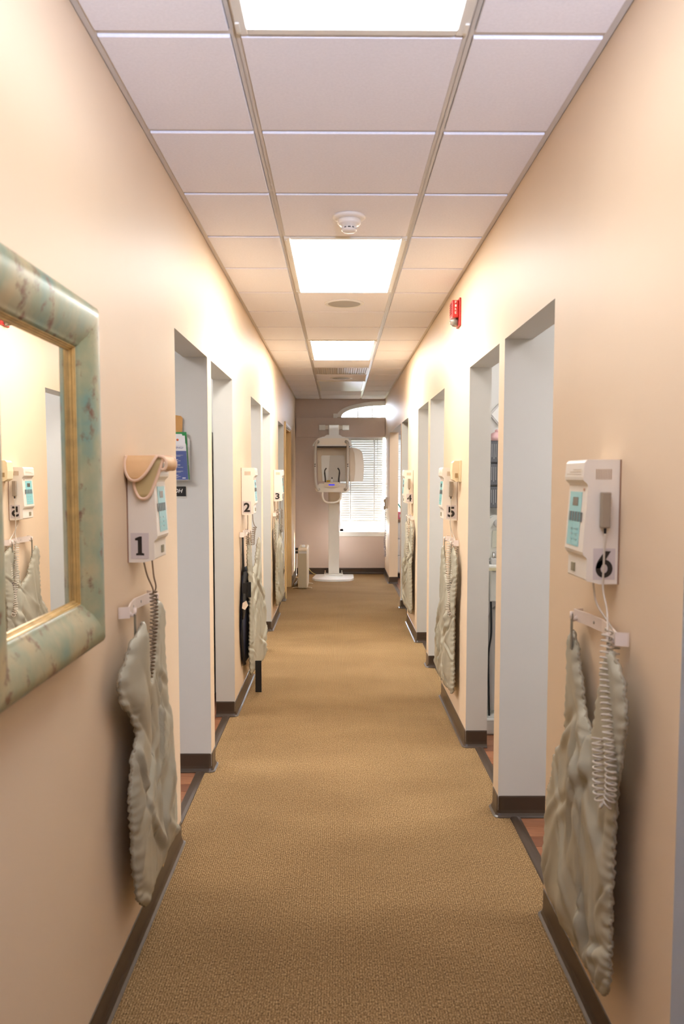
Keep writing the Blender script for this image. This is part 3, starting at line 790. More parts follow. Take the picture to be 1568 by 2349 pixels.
# ------------------------------------------------------------------ lead aprons
def cloth_mat(name, rgb, rough=0.45):
    return mat(name, rgb, rough, var=0.05, vscale=6, bump=0.15, bscale=400, spec=0.45)
APR = cloth_mat('apron_vinyl_taupe', S(172, 166, 146), 0.40); APRB = cloth_mat('apron_binding_taupe', S(146, 135, 114), 0.5)
STRAP = mat('strap_webbing', S(128, 118, 100), 0.7); TAGM = mat('paper_tag_cream', S(236, 204, 150), 0.7)
def lerp_tab(tab, z):
    if z >= tab[0][0]: return tab[0][1]
    for (z0, u0), (z1, u1) in zip(tab, tab[1:]):
        if z <= z0 and z >= z1:
            t = (z0 - z) / (z0 - z1); t = t * t * (3 - 2 * t); return u0 + (u1 - u0) * t
    return tab[-1][1]
def apron(side, yc, near, far, nkn, nkf, apex, zbot, stand, seed, label, straps, tagspec=None, mats=None, rnd=0.10, skew=0.0, amp=1.0):
    """near/far/nkn/nkf: tables (z, u) top to bottom; u measured along the wall from yc; stand(un, z) distance off the wall"""
    am, bm = mats or (APR, APRB)
    xw = XL if side < 0 else XR; k = 1 if side < 0 else -1
    rs = random.Random(seed); cre = []
    for i in range(34):
        cre.append((rs.uniform(-0.34, 0.36), rs.uniform(zbot, 0.92), math.pi / 2 + rs.choice((rs.gauss(0, 0.3), rs.uniform(0.5, 1.2), -rs.uniform(0.5, 1.2))), rs.uniform(0.006, 0.013) * rs.choice((1, -1)), rs.uniform(0.010, 0.026), rs.uniform(0.06, 0.17), rs.random() < 0.65))
    def fold(u, z):
        low = min(1.0, max(0.25, (1.02 - z) / 0.35))
        rg = lambda w: (1 - abs(math.sin(math.pi * w))) ** 1.4
        d = 0.020 * low * rg(1.9 * (u + 0.10 * math.sin(4.2 * z + seed)) + 0.5 + 0.13 * seed)
        d += 0.009 * low * rg(3.3 * (0.62 * u + 0.80 * z + 0.05 * math.sin(8 * u + seed)) + 0.3 * seed) * (0.5 + 0.5 * math.sin(5 * u + 3 * z + seed))
        d += 0.007 * low * rg(2.7 * (0.70 * u - 0.85 * z + 0.06 * math.sin(7 * z + seed)) + 0.7 * seed) * (0.5 + 0.5 * math.cos(6 * u - 4 * z + seed))
        for u0, z0, a, am_, w, L, anti in cre:
            du, dz = u - u0, z - z0; al = du * math.cos(a) + dz * math.sin(a); ac = -du * math.sin(a) + dz * math.cos(a)
            if abs(ac) < 3.5 * w and abs(al) < 2.5 * L:
                q = ac / w; g_ = math.exp(-(al / L) ** 2)
                d += am_ * g_ * (1.9 * q * math.exp(-q * q) if anti else math.exp(-abs(q) ** 1.3))
        return d * amp
    ztop = near[0][0]; ztopf = far[0][0]; NZ = 120; NC = 34
    vs = []; idx = {}; fs = []
    def edge(tab, z, c):
        u = lerp_tab(tab, z)
        if z < zbot + rnd:
            t = (zbot + rnd - z) / rnd; u = c + (u - c) * (1 - 0.30 * (1 - math.sqrt(max(0, 1 - t ** 2.4))))
        return u
    ca = lerp_tab(nkn, apex)
    def point(u, z, e_dist, un):
        d = stand(un, z) + 0.006 + fold(u, z) * (0.30 + 0.70 * min(1.0, max(0.0, e_dist) / 0.07))
        g = max(0.0, 1 - e_dist / 0.035)
        g2 = max(0.0, 1 - e_dist / 0.060)
        d += 0.0012 * g * math.sin(z * 260 + u * 120) + 0.0022 * g2 * math.sin(z * 190 + 2.5 * math.sin(z * 23 + seed) + u * 30)
        if e_dist < 0.05: d -= 0.010 * (1 - e_dist / 0.05) ** 2
        d = max(d, 0.012)
        zz = z + skew * u * max(0, min(1, (0.5 - z) / 0.3))
        return (xw + k * d, yc + u, zz)
    for half, tab, nk in ((0, near, nkn), (1, far, nkf)):
        zt = tab[0][0]
        for i in range(NZ + 1):
            z = zt + (zbot - zt) * i / NZ
            a = edge(tab, z, ca); b = lerp_tab(nk, z) if z > apex else ca
            sh = max(0.0, (z - (zt - 0.07)) / 0.07)     # rounded shoulder tops
            if sh > 0:
                m = (a + b) / 2; f_ = math.sqrt(max(0.02, 1 - sh ** 2)); a, b = m + (a - m) * f_, m + (b - m) * f_
            for j in range(NC + 1):
                t = j / NC; u = a + (b - a) * t; ed = abs(u - a)
                if z > apex: ed = min(ed, abs(u - b))
                ed = min(ed, z - zbot + 0.004)
                un = (u + 0.38) / 0.76
                idx[(half, i, j)] = len(vs); vs.append(point(u, z, ed, un))
    for half in (0, 1):
        for i in range(NZ):
            for j in range(NC):
                q = (idx[half, i, j], idx[half, i + 1, j], idx[half, i + 1, j + 1], idx[half, i, j + 1])
                fs.append(q if half == 0 else q[::-1])
    # stitch the two halves below the neck
    zt0, zt1 = near[0][0], far[0][0]
    e = empty('lead_apron', (xw, yc, zbot), label, 'apron', 'lead x-ray aprons on hook racks')
    mb = MB().add(vs, fs, 0, True)
    body = mb.build('apron_sheet', am, e, solid=0.007)
    # close the seam between both halves with a merge
    import bmesh
    bm_ = bmesh.new(); bm_.from_mesh(body.data)
    bmesh.ops.remove_doubles(bm_, verts=bm_.verts, dist=0.0012); bm_.to_mesh(body.data); bm_.free()
    for p in body.data.polygons: p.use_smooth = True
    # gathered binding along the outline
    def rim(half, col, zmin):
        out = []
        for i in range(NZ + 1):
            v = vs[idx[half, i, col]]
            if v[2] >= zmin - 0.002: out.append(v)
        return out
    mbb = MB()
    wob = lambda pts: [0.0042 + 0.0010 * math.sin(i * 1.9) for i in range(len(pts))]
    for half, col, zm in ((0, 0, -9), (1, 0, -9), (0, NC, apex), (1, NC, apex)):
        pts = rim(half, col, zm); 
        if len(pts) > 3:
            pts2 = [Vector(p).lerp(Vector(q), t) for p, q in zip(pts, pts[1:]) for t in (0, 0.5)] + [Vector(pts[-1])]
            mbb.tube(pts2, wob(pts2), 6)
    bot = [vs[idx[0, NZ, j]] for j in range(NC + 1)] + [vs[idx[1, NZ, NC - j]] for j in range(1, NC + 1)]
    mbb.tube(bot, wob(bot), 6)
    mbb.build('binding', bm, body)
    for (u, z0, z1, d) in straps:
        MB().box(xw + k * d, xw + k * (d + 0.003), yc + u - 0.008, yc + u + 0.008, z0, z1).build('hanging_strap', STRAP, e)
    if tagspec:
        u, z, d = tagspec; X = xw + k * d
        v = [(X, yc + u, z), (X, yc + u + 0.09, z + 0.012), (X + k * 0.004, yc + u + 0.085, z - 0.03), (X + k * 0.004, yc + u + 0.01, z - 0.045)]
        MB().add(v, [(0, 1, 2, 3)]).build('paper_tag', TAGM, e, solid=0.001)
    return e
# shape tables (z, u): u<0 is the side nearer the viewer
N6 = [(1.10, -0.30), (1.05, -0.36), (0.97, -0.385), (0.88, -0.365), (0.76, -0.335), (0.66, -0.33), (0.5, -0.335), (0.3, -0.345), (0.2, -0.34)]
F6 = [(1.075, 0.20), (1.03, 0.215), (0.92, 0.195), (0.76, 0.205), (0.62, 0.32), (0.48, 0.375), (0.30, 0.395), (0.2, 0.375)]
KN6 = [(1.10, -0.19), (1.02, -0.165), (0.92, -0.135), (0.845, -0.105), (0.2, -0.105)]
KF6 = [(1.075, 0.10), (1.02, 0.065), (0.92, 0.00), (0.845, -0.105), (0.2, -0.105)]
apron(1, 2.225, N6, F6, KN6, KF6, 0.845, 0.215, lambda u, z: 0.030 + 0.030 * max(0, 1 - u * 1.3) + 0.015 * (1 - z), 11,
      'taupe lead apron on the right wall nearest the viewer, under panel six', [(-0.21, 1.07, 1.135, 0.044), (0.11, 1.03, 1.135, 0.044)], (0.06, 0.205, 0.03), skew=-0.13, amp=1.2)
apron(1, 5.10, [(z, u * 0.95) for z, u in N6], [(z, u * 0.88) for z, u in F6], KN6, KF6, 0.845, 0.225, lambda u, z: 0.030 + 0.028 * max(0, u) + 0.006 * (1 - z), 5,
      'taupe lead apron hanging below panel five', [(-0.24, 1.07, 1.135, 0.044), (0.07, 1.03, 1.135, 0.044)], (0.10, 0.25, 0.055))
apron(1, 7.93, [(z, u * 0.95) for z, u in N6], [(z, u * 0.85) for z, u in F6], KN6, KF6, 0.845, 0.225, lambda u, z: 0.028 + 0.028 * max(0, u), 23,
      'taupe lead apron hanging below panel four', [(-0.20, 1.07, 1.13, 0.044), (0.12, 1.03, 1.13, 0.044)])
N1 = [(1.085, -0.22), (1.03, -0.34), (0.96, -0.425), (0.90, -0.41), (0.83, -0.32), (0.77, -0.285), (0.70, -0.345), (0.6, -0.37), (0.43, -0.35), (0.3, -0.32), (0.2, -0.25)]
F1 = [(1.105, 0.16), (1.05, 0.21), (0.97, 0.19), (0.75, 0.20), (0.65, 0.27), (0.56, 0.34), (0.44, 0.355), (0.32, 0.33), (0.2, 0.35)]
KN1 = [(1.085, -0.165), (1.02, -0.12), (0.95, -0.11), (0.875, -0.10), (0.2, -0.10)]
KF1 = [(1.105, 0.04), (1.03, 0.005), (0.95, -0.01), (0.90, -0.05), (0.875, -0.10), (0.2, -0.10)]
apron(-1, 2.66, N1, F1, KN1, KF1, 0.875, 0.205, lambda u, z: 0.030 + 0.034 * max(0, 1 - abs(u - 0.25) * 1.2), 31,
      'taupe lead apron on the left wall nearest the viewer, under panel one', [(-0.22, 1.05, 1.115, 0.044), (0.08, 1.07, 1.125, 0.044)], (0.13, 0.20, 0.035), amp=1.15)
apron(-1, 5.82, [(z, u * 0.75) for z, u in N6], [(z, u * 0.92) for z, u in F6], KN6, KF6, 0.845, 0.15, lambda u, z: 0.035 + 0.062 * max(0, u), 47,
      'taupe lead apron hanging in front of a navy one below panel two', [(-0.25, 1.05, 1.14, 0.044), (-0.11, 1.04, 1.14, 0.044)])
apron(-1, 8.43, [(z, u * 0.9) for z, u in N6], [(z, u * 0.85) for z, u in F6], KN6, KF6, 0.845, 0.215, lambda u, z: 0.030 + 0.045 * max(0, u), 59,
      'taupe lead apron hanging below panel three', [(-0.26, 1.05, 1.14, 0.044), (0.02, 1.03, 1.14, 0.044)])
# navy apron with black border and belt behind the taupe one under panel two
NAVY = mat('apron_navy', S(30, 34, 58), 0.6, var=0.1, vscale=20); BLK = mat('belt_black', S(22, 19, 17), 0.6)
e = empty('navy_apron', (XL, 5.50, 0.25), 'navy lead apron with black border and belt tucked behind the taupe one', 'apron')
def sheet(pts, d0, d1, m, name, par, th=0.006, n=10):
    """pts: list of (y_near, y_far, z) rows; d0/d1 distance off the wall at near/far side"""
    vs = []; fs = []
    for (a, b, z) in pts:
        for j in range(n + 1):
            t = j / n; vs.append((XL + (d0 + (d1 - d0) * t) + 0.004 * math.sin(z * 11 + t * 5), a + (b - a) * t, z))
    for i in range(len(pts) - 1):
        for j in range(n): fs.append((i * (n + 1) + j, i * (n + 1) + j + 1, (i + 1) * (n + 1) + j + 1, (i + 1) * (n + 1) + j))
    return MB().add(vs, fs, 0, True).build(name, m, par, solid=th)
sheet([(5.50, 5.70, 0.90), (5.44, 5.80, 0.80), (5.40, 5.90, 0.68), (5.38, 5.95, 0.55), (5.40, 5.95, 0.42), (5.44, 5.90, 0.30), (5.50, 5.85, 0.24)], 0.012, 0.022, NAVY, 'apron_sheet', e)
sheet([(5.455, 5.50, 1.13), (5.465, 5.50, 1.0), (5.47, 5.51, 0.86)], 0.016, 0.018, BLK, 'shoulder_strap', e)
sheet([(5.47, 5.51, 0.88), (5.42, 5.60, 0.80), (5.38, 5.60, 0.68), (5.36, 5.46, 0.58)], 0.022, 0.030, BLK, 'belt_panel', e)
sheet([(5.365, 5.385, 0.60), (5.362, 5.38, 0.45), (5.40, 5.42, 0.32), (5.48, 5.52, 0.245)], 0.020, 0.022, BLK, 'border', e)
bk = MB().box(XL + 0.030, XL + 0.062, 5.30, 5.303, 0.76, 0.83).build('belt_end', BLK, e, bevel=0.001)
MB().box(XL + 0.062, XL + 0.088, 5.295, 5.309, 0.735, 0.835).build('buckle', mat('buckle_black', S(16, 14, 12), 0.25), e, bevel=0.003)
MB().add([(XL + 0.034, 5.29, 0.70), (XL + 0.058, 5.29, 0.715), (XL + 0.070, 5.288, 0.685), (XL + 0.050, 5.285, 0.655), (XL + 0.030, 5.288, 0.665)], [(0, 4, 3, 2, 1)]).build('paper_tag', mat('tag_pale', S(232, 214, 192), 0.7), e, solid=0.002)
MB().box(XL + 0.075, XL + 0.118, 5.66, 5.668, 0.012, 0.235).build('hanging_strap', BLK, e, bevel=0.001)

# thyroid collar over panel one
COL = mat('collar_tan', S(232, 188, 138), 0.6, var=0.05, vscale=12); COLB = mat('collar_binding_cream', S(240, 206, 178), 0.6); COLI = mat('collar_inner_olive', S(196, 172, 122), 0.6)
e = empty('thyroid_collar', (XL + 0.05, 2.62, 1.44), 'tan thyroid collar with cream edging slung over the control panel numbered one', 'collar')
yq = 2.543
# flap draped down the near side
def flap(rows, y_of, m, name, par, th=0.006, n=10):
    vs = []; fs = []
    for (x0, x1, z) in rows:
        for j in range(n + 1):
            t = j / n; x = x0 + (x1 - x0) * t; vs.append((x, y_of(x, z), z + 0.0))
    for i in range(len(rows) - 1):
        for j in range(n): fs.append((i * (n + 1) + j, i * (n + 1) + j + 1, (i + 1) * (n + 1) + j + 1, (i + 1) * (n + 1) + j))
    o = MB().add(vs, fs, 0, True).build(name, m, par, solid=th); return o, vs, len(rows), n + 1
X0 = XL
rowsA = [(X0 + 0.006, X0 + 0.098, 1.588), (X0 + 0.002, X0 + 0.088, 1.570), (X0 + 0.004, X0 + 0.074, 1.545), (X0 + 0.012, X0 + 0.056, 1.524), (X0 + 0.024, X0 + 0.040, 1.514)]
fa, va, nr, nc = flap(rowsA, lambda x, z: yq - 0.012 - 0.012 * math.sin((1.588 - z) * 30), COL, 'front_flap', e)
edge = [va[i * nc] for i in range(nr)] + [va[(nr - 1 - i) * nc + nc - 1] for i in range(nr)]
MB().tube(smooth_path(edge, 4), 0.0052, 8).build('binding', COLB, fa)
rowsB = [(X0 + 0.062, X0 + 0.118, 1.586), (X0 + 0.050, X0 + 0.110, 1.560), (X0 + 0.034, X0 + 0.100, 1.530), (X0 + 0.026, X0 + 0.088, 1.500), (X0 + 0.034, X0 + 0.076, 1.472), (X0 + 0.046, X0 + 0.062, 1.458)]
fb, vb, nr, nc = flap(rowsB, lambda x, z: yq - 0.006, COLI, 'inner_flap', e, 0.004)
edge = [vb[i * nc] for i in range(nr)] + [vb[(nr - 1 - i) * nc + nc - 1] for i in range(nr)]
MB().tube(smooth_path(edge, 4), 0.0052, 8).build('binding', COLB, fb)
# part lying over the top and curling down the front
pr = [(0.004, 1.5815), (0.03, 1.584), (0.07, 1.586), (0.098, 1.587), (0.118, 1.583), (0.126, 1.566), (0.122, 1.548), (0.110, 1.546)]
vs = []; fs = []
for (d, z) in pr:
    for j in range(8): vs.append((X0 + d, yq - 0.010 + 0.15 * j / 7, z + 0.002 * math.sin(j * 1.2)))
for i in range(len(pr) - 1):
    for j in range(7): fs.append((i * 8 + j, (i + 1) * 8 + j, (i + 1) * 8 + j + 1, i * 8 + j + 1))
tp = MB().add(vs, fs, 0, True).build('top_band', COL, e, solid=0.006)
MB().tube(smooth_path([vs[i * 8] for i in range(len(pr))], 4), 0.005, 8).tube(smooth_path([vs[i * 8 + 7] for i in range(len(pr))], 4), 0.005, 8).tube([vs[(len(pr) - 1) * 8 + j] for j in range(8)], 0.005, 8).build('binding', COLB, tp)

# ------------------------------------------------------------------ framed mirror on the near left wall
def patina():
    m = bpy.data.materials.new('frame_patina'); m.use_nodes = True; nt = m.node_tree; b = nt.nodes['Principled BSDF']
    b.inputs['Roughness'].default_value = 0.38; b.inputs['Specular IOR Level'].default_value = 0.5
    N = nt.nodes.new; L = nt.links.new; tc = N('ShaderNodeTexCoord')
    n1 = N('ShaderNodeTexNoise'); n1.inputs['Scale'].default_value = 9; n1.inputs['Detail'].default_value = 4; L(tc.outputs['Object'], n1.inputs['Vector'])
    r = N('ShaderNodeValToRGB'); el = r.color_ramp.elements
    el[0].position = 0.30; el[0].color = (*S(112, 146, 134), 1); el[1].position = 0.72; el[1].color = (*S(190, 168, 124), 1)
    k = el.new(0.45); k.color = (*S(146, 154, 124), 1); k = el.new(0.58); k.color = (*S(172, 164, 128), 1)
    L(n1.outputs['Fac'], r.inputs[0])
    n2 = N('ShaderNodeTexNoise'); n2.inputs['Scale'].default_value = 20; n2.inputs['Detail'].default_value = 6; n2.inputs['Roughness'].default_value = 0.65; L(tc.outputs['Object'], n2.inputs['Vector'])
    r2 = N('ShaderNodeValToRGB'); r2.color_ramp.elements[0].position = 0.55; r2.color_ramp.elements[1].position = 0.66; L(n2.outputs['Fac'], r2.inputs[0])
    mx = N('ShaderNodeMix'); mx.data_type = 'RGBA'; L(r2.outputs[0], mx.inputs[0]); L(r.outputs[0], mx.inputs[6]); mx.inputs[7].default_value = (*S(120, 82, 60), 1)
    L(mx.outputs[2], b.inputs['Base Color'])
    bp = N('ShaderNodeBump'); bp.inputs['Strength'].default_value = 0.25; bp.inputs['Distance'].default_value = 0.003; L(n2.outputs['Fac'], bp.inputs['Height']); L(bp.outputs[0], b.inputs['Normal'])
    return m
PAT = patina(); GOLD = mat('frame_inner_gold', S(206, 172, 108), 0.3, metal=0.35, var=0.2, vscale=30)
MIR = mat('mirror_silver', (0.92, 0.92, 0.92), 0.0, metal=1.0)
IY0, IY1, IZ0, IZ1 = 1.49, 1.948, 1.222, 1.828
e = empty('wall_mirror', (XL, (IY0 + IY1) / 2, IZ0 - 0.12), 'rectangular wall mirror in a wide distressed green and cream frame', 'mirror')
MB().box(XL + 0.020, XL + 0.026, IY0 - 0.004, IY1 + 0.004, IZ0 - 0.004, IZ1 + 0.004).build('mirror_glass', MIR, e)
OUT = [(0.0, 0.040), (0.006, 0.046), (0.014, 0.048), (0.030, 0.060), (0.055, 0.068), (0.080, 0.071), (0.097, 0.069), (0.108, 0.062), (0.113, 0.050), (0.113, 0.0), (0.0, 0.0)]
INN = [(0.0, 0.040), (-0.002, 0.039), (-0.003, 0.036), (-0.006, 0.034), (-0.006, 0.031), (-0.010, 0.029), (-0.011, 0.0262), (0.0, 0.0262)]
def rail(which, prof, m, name, par):
    def c(w, d, end):
        if which == 'top':   return (XL + d, (IY0 - w) if end == 0 else (IY1 + w), IZ1 + w)
        if which == 'bot':   return (XL + d, (IY0 - w) if end == 0 else (IY1 + w), IZ0 - w)
        if which == 'far':   return (XL + d, IY1 + w, (IZ0 - w) if end == 0 else (IZ1 + w))
        return (XL + d, IY0 - w, (IZ0 - w) if end == 0 else (IZ1 + w))
    n = len(prof); v = [c(w, d, 0) for w, d in prof] + [c(w, d, 1) for w, d in prof]
    f = [(i, (i + 1) % n, n + (i + 1) % n, n + i) for i in range(n)]
    mb = MB().add(v, f, 0, name == 'frame_rail'); mb.add(v, [tuple(range(n)), tuple(range(n, 2 * n))[::-1]])
    return mb.build(name, m, par)
for w in ('top', 'bot', 'far', 'near'):
    o = rail(w, OUT, PAT, 'frame_rail', e)
    rail(w, INN, GOLD, 'inner_bead', o)

# ------------------------------------------------------------------ intercom above panel five, fire strobe
INTC = mat('intercom_cream', S(232, 214, 176), 0.45)
e = empty('wall_intercom', (XR, 4.86, 1.49), 'cream wall intercom handset unit overlapping the control panel numbered five', 'intercom')
MB().box(XR - 0.012, XR, 4.79, 4.90, 1.488, 1.615).build('back_plate', INTC, e, bevel=0.002)
hd = MB().prism([(0.012, 0.002), (0.030, 0.0), (0.050, 0.012), (0.054, 0.06), (0.050, 0.11), (0.040, 0.122), (0.012, 0.122)], lambda p, q, t: (XR - p, t, 1.49 + q), 4.80, 4.885).build('handset', INTC, e, bevel=0.003)
MB().box(XR - 0.036, XR - 0.020, 4.797, 4.8005, 1.514, 1.540).build('key_recess', mat('recess_brown', S(170, 140, 96), 0.6), hd)
RED = mat('alarm_red', S(196, 42, 40), 0.35)
e = empty('fire_alarm_strobe', (XR, 4.935, 2.40), 'red fire alarm horn strobe high on the right wall', 'fire alarm')
MB().box(XR - 0.012, XR, 4.872, 5.00, 2.402, 2.562).build('back_plate', RED, e, bevel=0.004)
bd = MB().box(XR - 0.052, XR - 0.012, 4.885, 4.990, 2.450, 2.550).build('horn_body', RED, e, bevel=0.006)
for q in range(5): MB().box(XR - 0.054, XR - 0.052, 4.90, 4.975, 2.475 + q * 0.013, 2.481 + q * 0.013).build('horn_slot', mat('alarm_dark_red', S(120, 20, 20), 0.5), bd)
mm = MB()
for q, ch in enumerate('FIRE'):
    put_text(mm, ch, (XR - 0.036, 4.8846, 2.530 - q * 0.020), (1, 0, 0), (0, 0, 1), 0.014, 0.010, bold=0.01)
mm.build('lettering', WHITEP, bd)
LENSM = mat('strobe_lens_clear', S(240, 234, 216), 0.08, trans=0.75)
ln = MB().lathe([(0.030, 0), (0.031, 0.012), (0.026, 0.032), (0.014, 0.043), (0.004, 0.046)], (XR - 0.012, 4.935, 2.432), axis=(-1, 0, 0), n=20).build('strobe_lens', LENSM, e)
MB().lathe([(0.016, 0), (0.012, 0.022), (0.003, 0.028)], (XR - 0.0125, 4.935, 2.432), axis=(-1, 0, 0), n=16).build('flash_tube', STEELW, ln)

# ------------------------------------------------------------------ brochures and name plate on the first left partition
PYF = 4.152      # near face of that partition
def clear_mat(name, tint, fac):
    m = bpy.data.materials.new(name); m.use_nodes = True; nt = m.node_tree
    b = nt.nodes['Principled BSDF']; b.inputs['Base Color'].default_value = (*tint, 1); b.inputs['Roughness'].default_value = 0.1
    t = nt.nodes.new('ShaderNodeBsdfTransparent'); x = nt.nodes.new('ShaderNodeMixShader'); x.inputs[0].default_value = fac
    nt.links.new(t.outputs[0], x.inputs[1]); nt.links.new(b.outputs[0], x.inputs[2]); nt.links.new(x.outputs[0], nt.nodes['Material Output'].inputs[0])
    return m
ACR = clear_mat('acrylic_clear', S(236, 236, 236), 0.05)
e = empty('brochure_holder', (-0.84, PYF, 1.49), 'clear acrylic brochure holder on the grey wall inside the first left doorway', 'holder')
for (x0, x1, y0, y1, z0, z1, nm) in ((-0.98, -0.735, PYF - 0.004, PYF - 0.001, 1.50, 1.70, 'back_panel'), (-0.98, -0.735, PYF - 0.044, PYF - 0.041, 1.50, 1.676, 'front_panel'),
                                     (-0.98, -0.735, PYF - 0.044, PYF - 0.001, 1.495, 1.500, 'bottom'), (-0.738, -0.735, PYF - 0.041, PYF - 0.004, 1.50, 1.676, 'side_panel')):
    MB().box(x0, x1, y0, y1, z0, z1).build(nm, ACR, e)
BBLUE = mat('brochure_blue', S(20, 60, 140), 0.4); BWHT = mat('brochure_white', S(236, 232, 230), 0.5); BTXT = mat('print_navy', S(60, 60, 130), 0.5)
yb_ = PYF - 0.036
e = empty('flossing_brochure', (-0.86, yb_, 1.503), 'blue and white flossing brochure at the front of the clear holder', 'brochure')
pg = MB().add([(-0.965, yb_, 1.503), (-0.747, yb_, 1.503), (-0.757, yb_, 1.684), (-0.965, yb_, 1.684)], [(0, 1, 2, 3)]).build('page', BWHT, e, solid=0.0012)
MB().add([(-0.965, yb_ - 0.001, 1.505), (-0.7475, yb_ - 0.001, 1.505), (-0.7555, yb_ - 0.001, 1.648), (-0.965, yb_ - 0.001, 1.648)], [(0, 1, 2, 3)]).build('blue_field', BBLUE, e, solid=0.0004)
mm = MB(); put_text(mm, 'FLOSSING?', (-0.852, yb_ - 0.0012, 1.659), (1, 0, 0), (0, 0, 1), 0.0095, 0.082, bold=0.008); mm.build('headline', BTXT, e)
mm = MB()
for q, z in enumerate((1.632, 1.604, 1.577, 1.553, 1.526)):
    mm.box(-0.90, -0.806 + 0.01 * (q % 3), yb_ - 0.0018, yb_ - 0.0013, z, z + 0.0026)
    for w in range(2): mm.box(-0.90, -0.772 - 0.012 * ((q + w) % 3), yb_ - 0.0018, yb_ - 0.0013, z - 0.006 - 0.005 * w, z - 0.0048 - 0.005 * w)
mm.box(-0.776, -0.760, yb_ - 0.0018, yb_ - 0.0013, 1.511, 1.5155)
mm.build('printed_lines', BWHT, e)
GRN = mat('folder_green', S(44, 140, 72), 0.5); KRAFT = mat('envelope_kraft', S(206, 152, 84), 0.6, var=0.04, vscale=30)
def leaf(name, lab, cat, y, pts, m, extra=None):
    o = empty(name, (pts[0][0], y, pts[0][1]), lab, cat)
    MB().add([(x, y, z) for x, z in pts], [tuple(range(len(pts)))]).build('sheet', m, o, solid=0.0012)
    if extra: extra(o)
    return o
leaf('kraft_envelope', 'tan kraft envelope sticking up from the clear holder', 'envelope', PYF - 0.010, [(-0.97, 1.51), (-0.79, 1.51), (-0.776, 1.812), (-0.784, 1.822), (-0.97, 1.85)], KRAFT)
leaf('green_folder', 'green tabbed folder standing in the clear holder', 'folder', PYF - 0.018, [(-0.96, 1.505), (-0.742, 1.505), (-0.757, 1.742), (-0.96, 1.742)], GRN)
def dot(o):
    MB().lathe([(0.006, 0), (0.006, 0.0004)], (-0.800, PYF - 0.0262, 1.703), axis=(0, -1, 0), n=12).build('orange_logo', mat('logo_orange', S(226, 110, 60), 0.5), o)
leaf('white_leaflet', 'white leaflet with an orange emblem behind the blue brochure', 'leaflet', PYF - 0.025, [(-0.95, 1.505), (-0.75, 1.505), (-0.764, 1.724), (-0.776, 1.724), (-0.778, 1.732), (-0.95, 1.732)], BWHT, dot)
leaf('white_card', 'small white card poking out right of the green folder', 'card', PYF - 0.013, [(-0.80, 1.508), (-0.745, 1.508), (-0.742, 1.705), (-0.752, 1.718), (-0.80, 1.722)], BWHT)
e = empty('name_plate', (-0.83, PYF, 1.417), 'black name plate with white italic letters under the brochure holder', 'sign')
MB().box(-0.93, -0.764, PYF - 0.004, PYF - 0.0005, 1.416, 1.472).build('backing', STEELW, e)
MB().box(-0.93, -0.765, PYF - 0.0055, PYF - 0.004, 1.421, 1.471).build('plate', mat('plate_black', S(30, 26, 24), 0.3), e)
mm = MB(); put_text(mm, 'RDH', (-0.841, PYF - 0.0056, 1.4385), (1, 0, 0), (0, 0, 1), 0.020, 0.060, bold=0.012, shear=0.28); mm.build('lettering', WHITEP, e)

# ------------------------------------------------------------------ panoramic dental imaging machine at the end of the corridor
MCR = mat('machine_cream', S(242, 234, 222), 0.3, spec=0.5); MBG = mat('machine_beige', S(224, 208, 186), 0.4, spec=0.4)
MGR = mat('machine_grey', S(196, 192, 186), 0.35); MWH = mat('machine_white', S(242, 242, 240), 0.25, coat=0.3)
MDK = mat('machine_dark', S(58, 50, 46), 0.5); HAND = mat('handle_grey', S(214, 208, 200), 0.35)
CY = 12.30                                  # column centre depth
cx0 = at(753, 1250, CY).x; cx1 = at(777.5, 1250, CY).x; ccx = (cx0 + cx1) / 2
e = empty('panoramic_xray_machine', (ccx, CY, 0), 'tall white panoramic dental x-ray machine before the end window', 'x-ray machine')
# floor plate: straight back, curved front
pts = []
bx0, bx1 = at(716, 1330, 11.95).x, at(811, 1330, 11.95).x; bm = (bx0 + bx1) / 2; bw = (bx1 - bx0) / 2
pts = [(bx1, 12.30), (bx1 - 0.012, 12.36), (bx0 + 0.012 + 0.04, 12.36), (bx0 + 0.04, 12.30)]
for i in range(17):
    t = i / 16; x = bx0 + (bx1 - bx0) * t; pts.append((x, 11.90 - 0.20 * math.sqrt(max(0, 1 - ((x - bm) / bw) ** 2)) ** 0.8))
MB().prism(pts, lambda p, q, t: (p, q, t), 0.0, 0.028).build('base_plate', MWH, e, bevel=0.005)
MB().box(ccx - 0.145, ccx + 0.135, CY - 0.17, CY + 0.06, 0.028, 0.045).build('column_foot', MWH, e, bevel=0.003)
for sx in (-0.13, 0.12):
    MB().lathe([(0.016, 0), (0.016, 0.012), (0.007, 0.014), (0.007, 0.045)], (ccx + sx, CY + 0.02, 0.045), n=10).build('levelling_bolt', NICK, e)
ztop = at(765, 976, CY).z
MB().box(cx0, cx1, CY - 0.06, CY + 0.06, 0.045, ztop).build('column', STEELW, e, bevel=0.006)
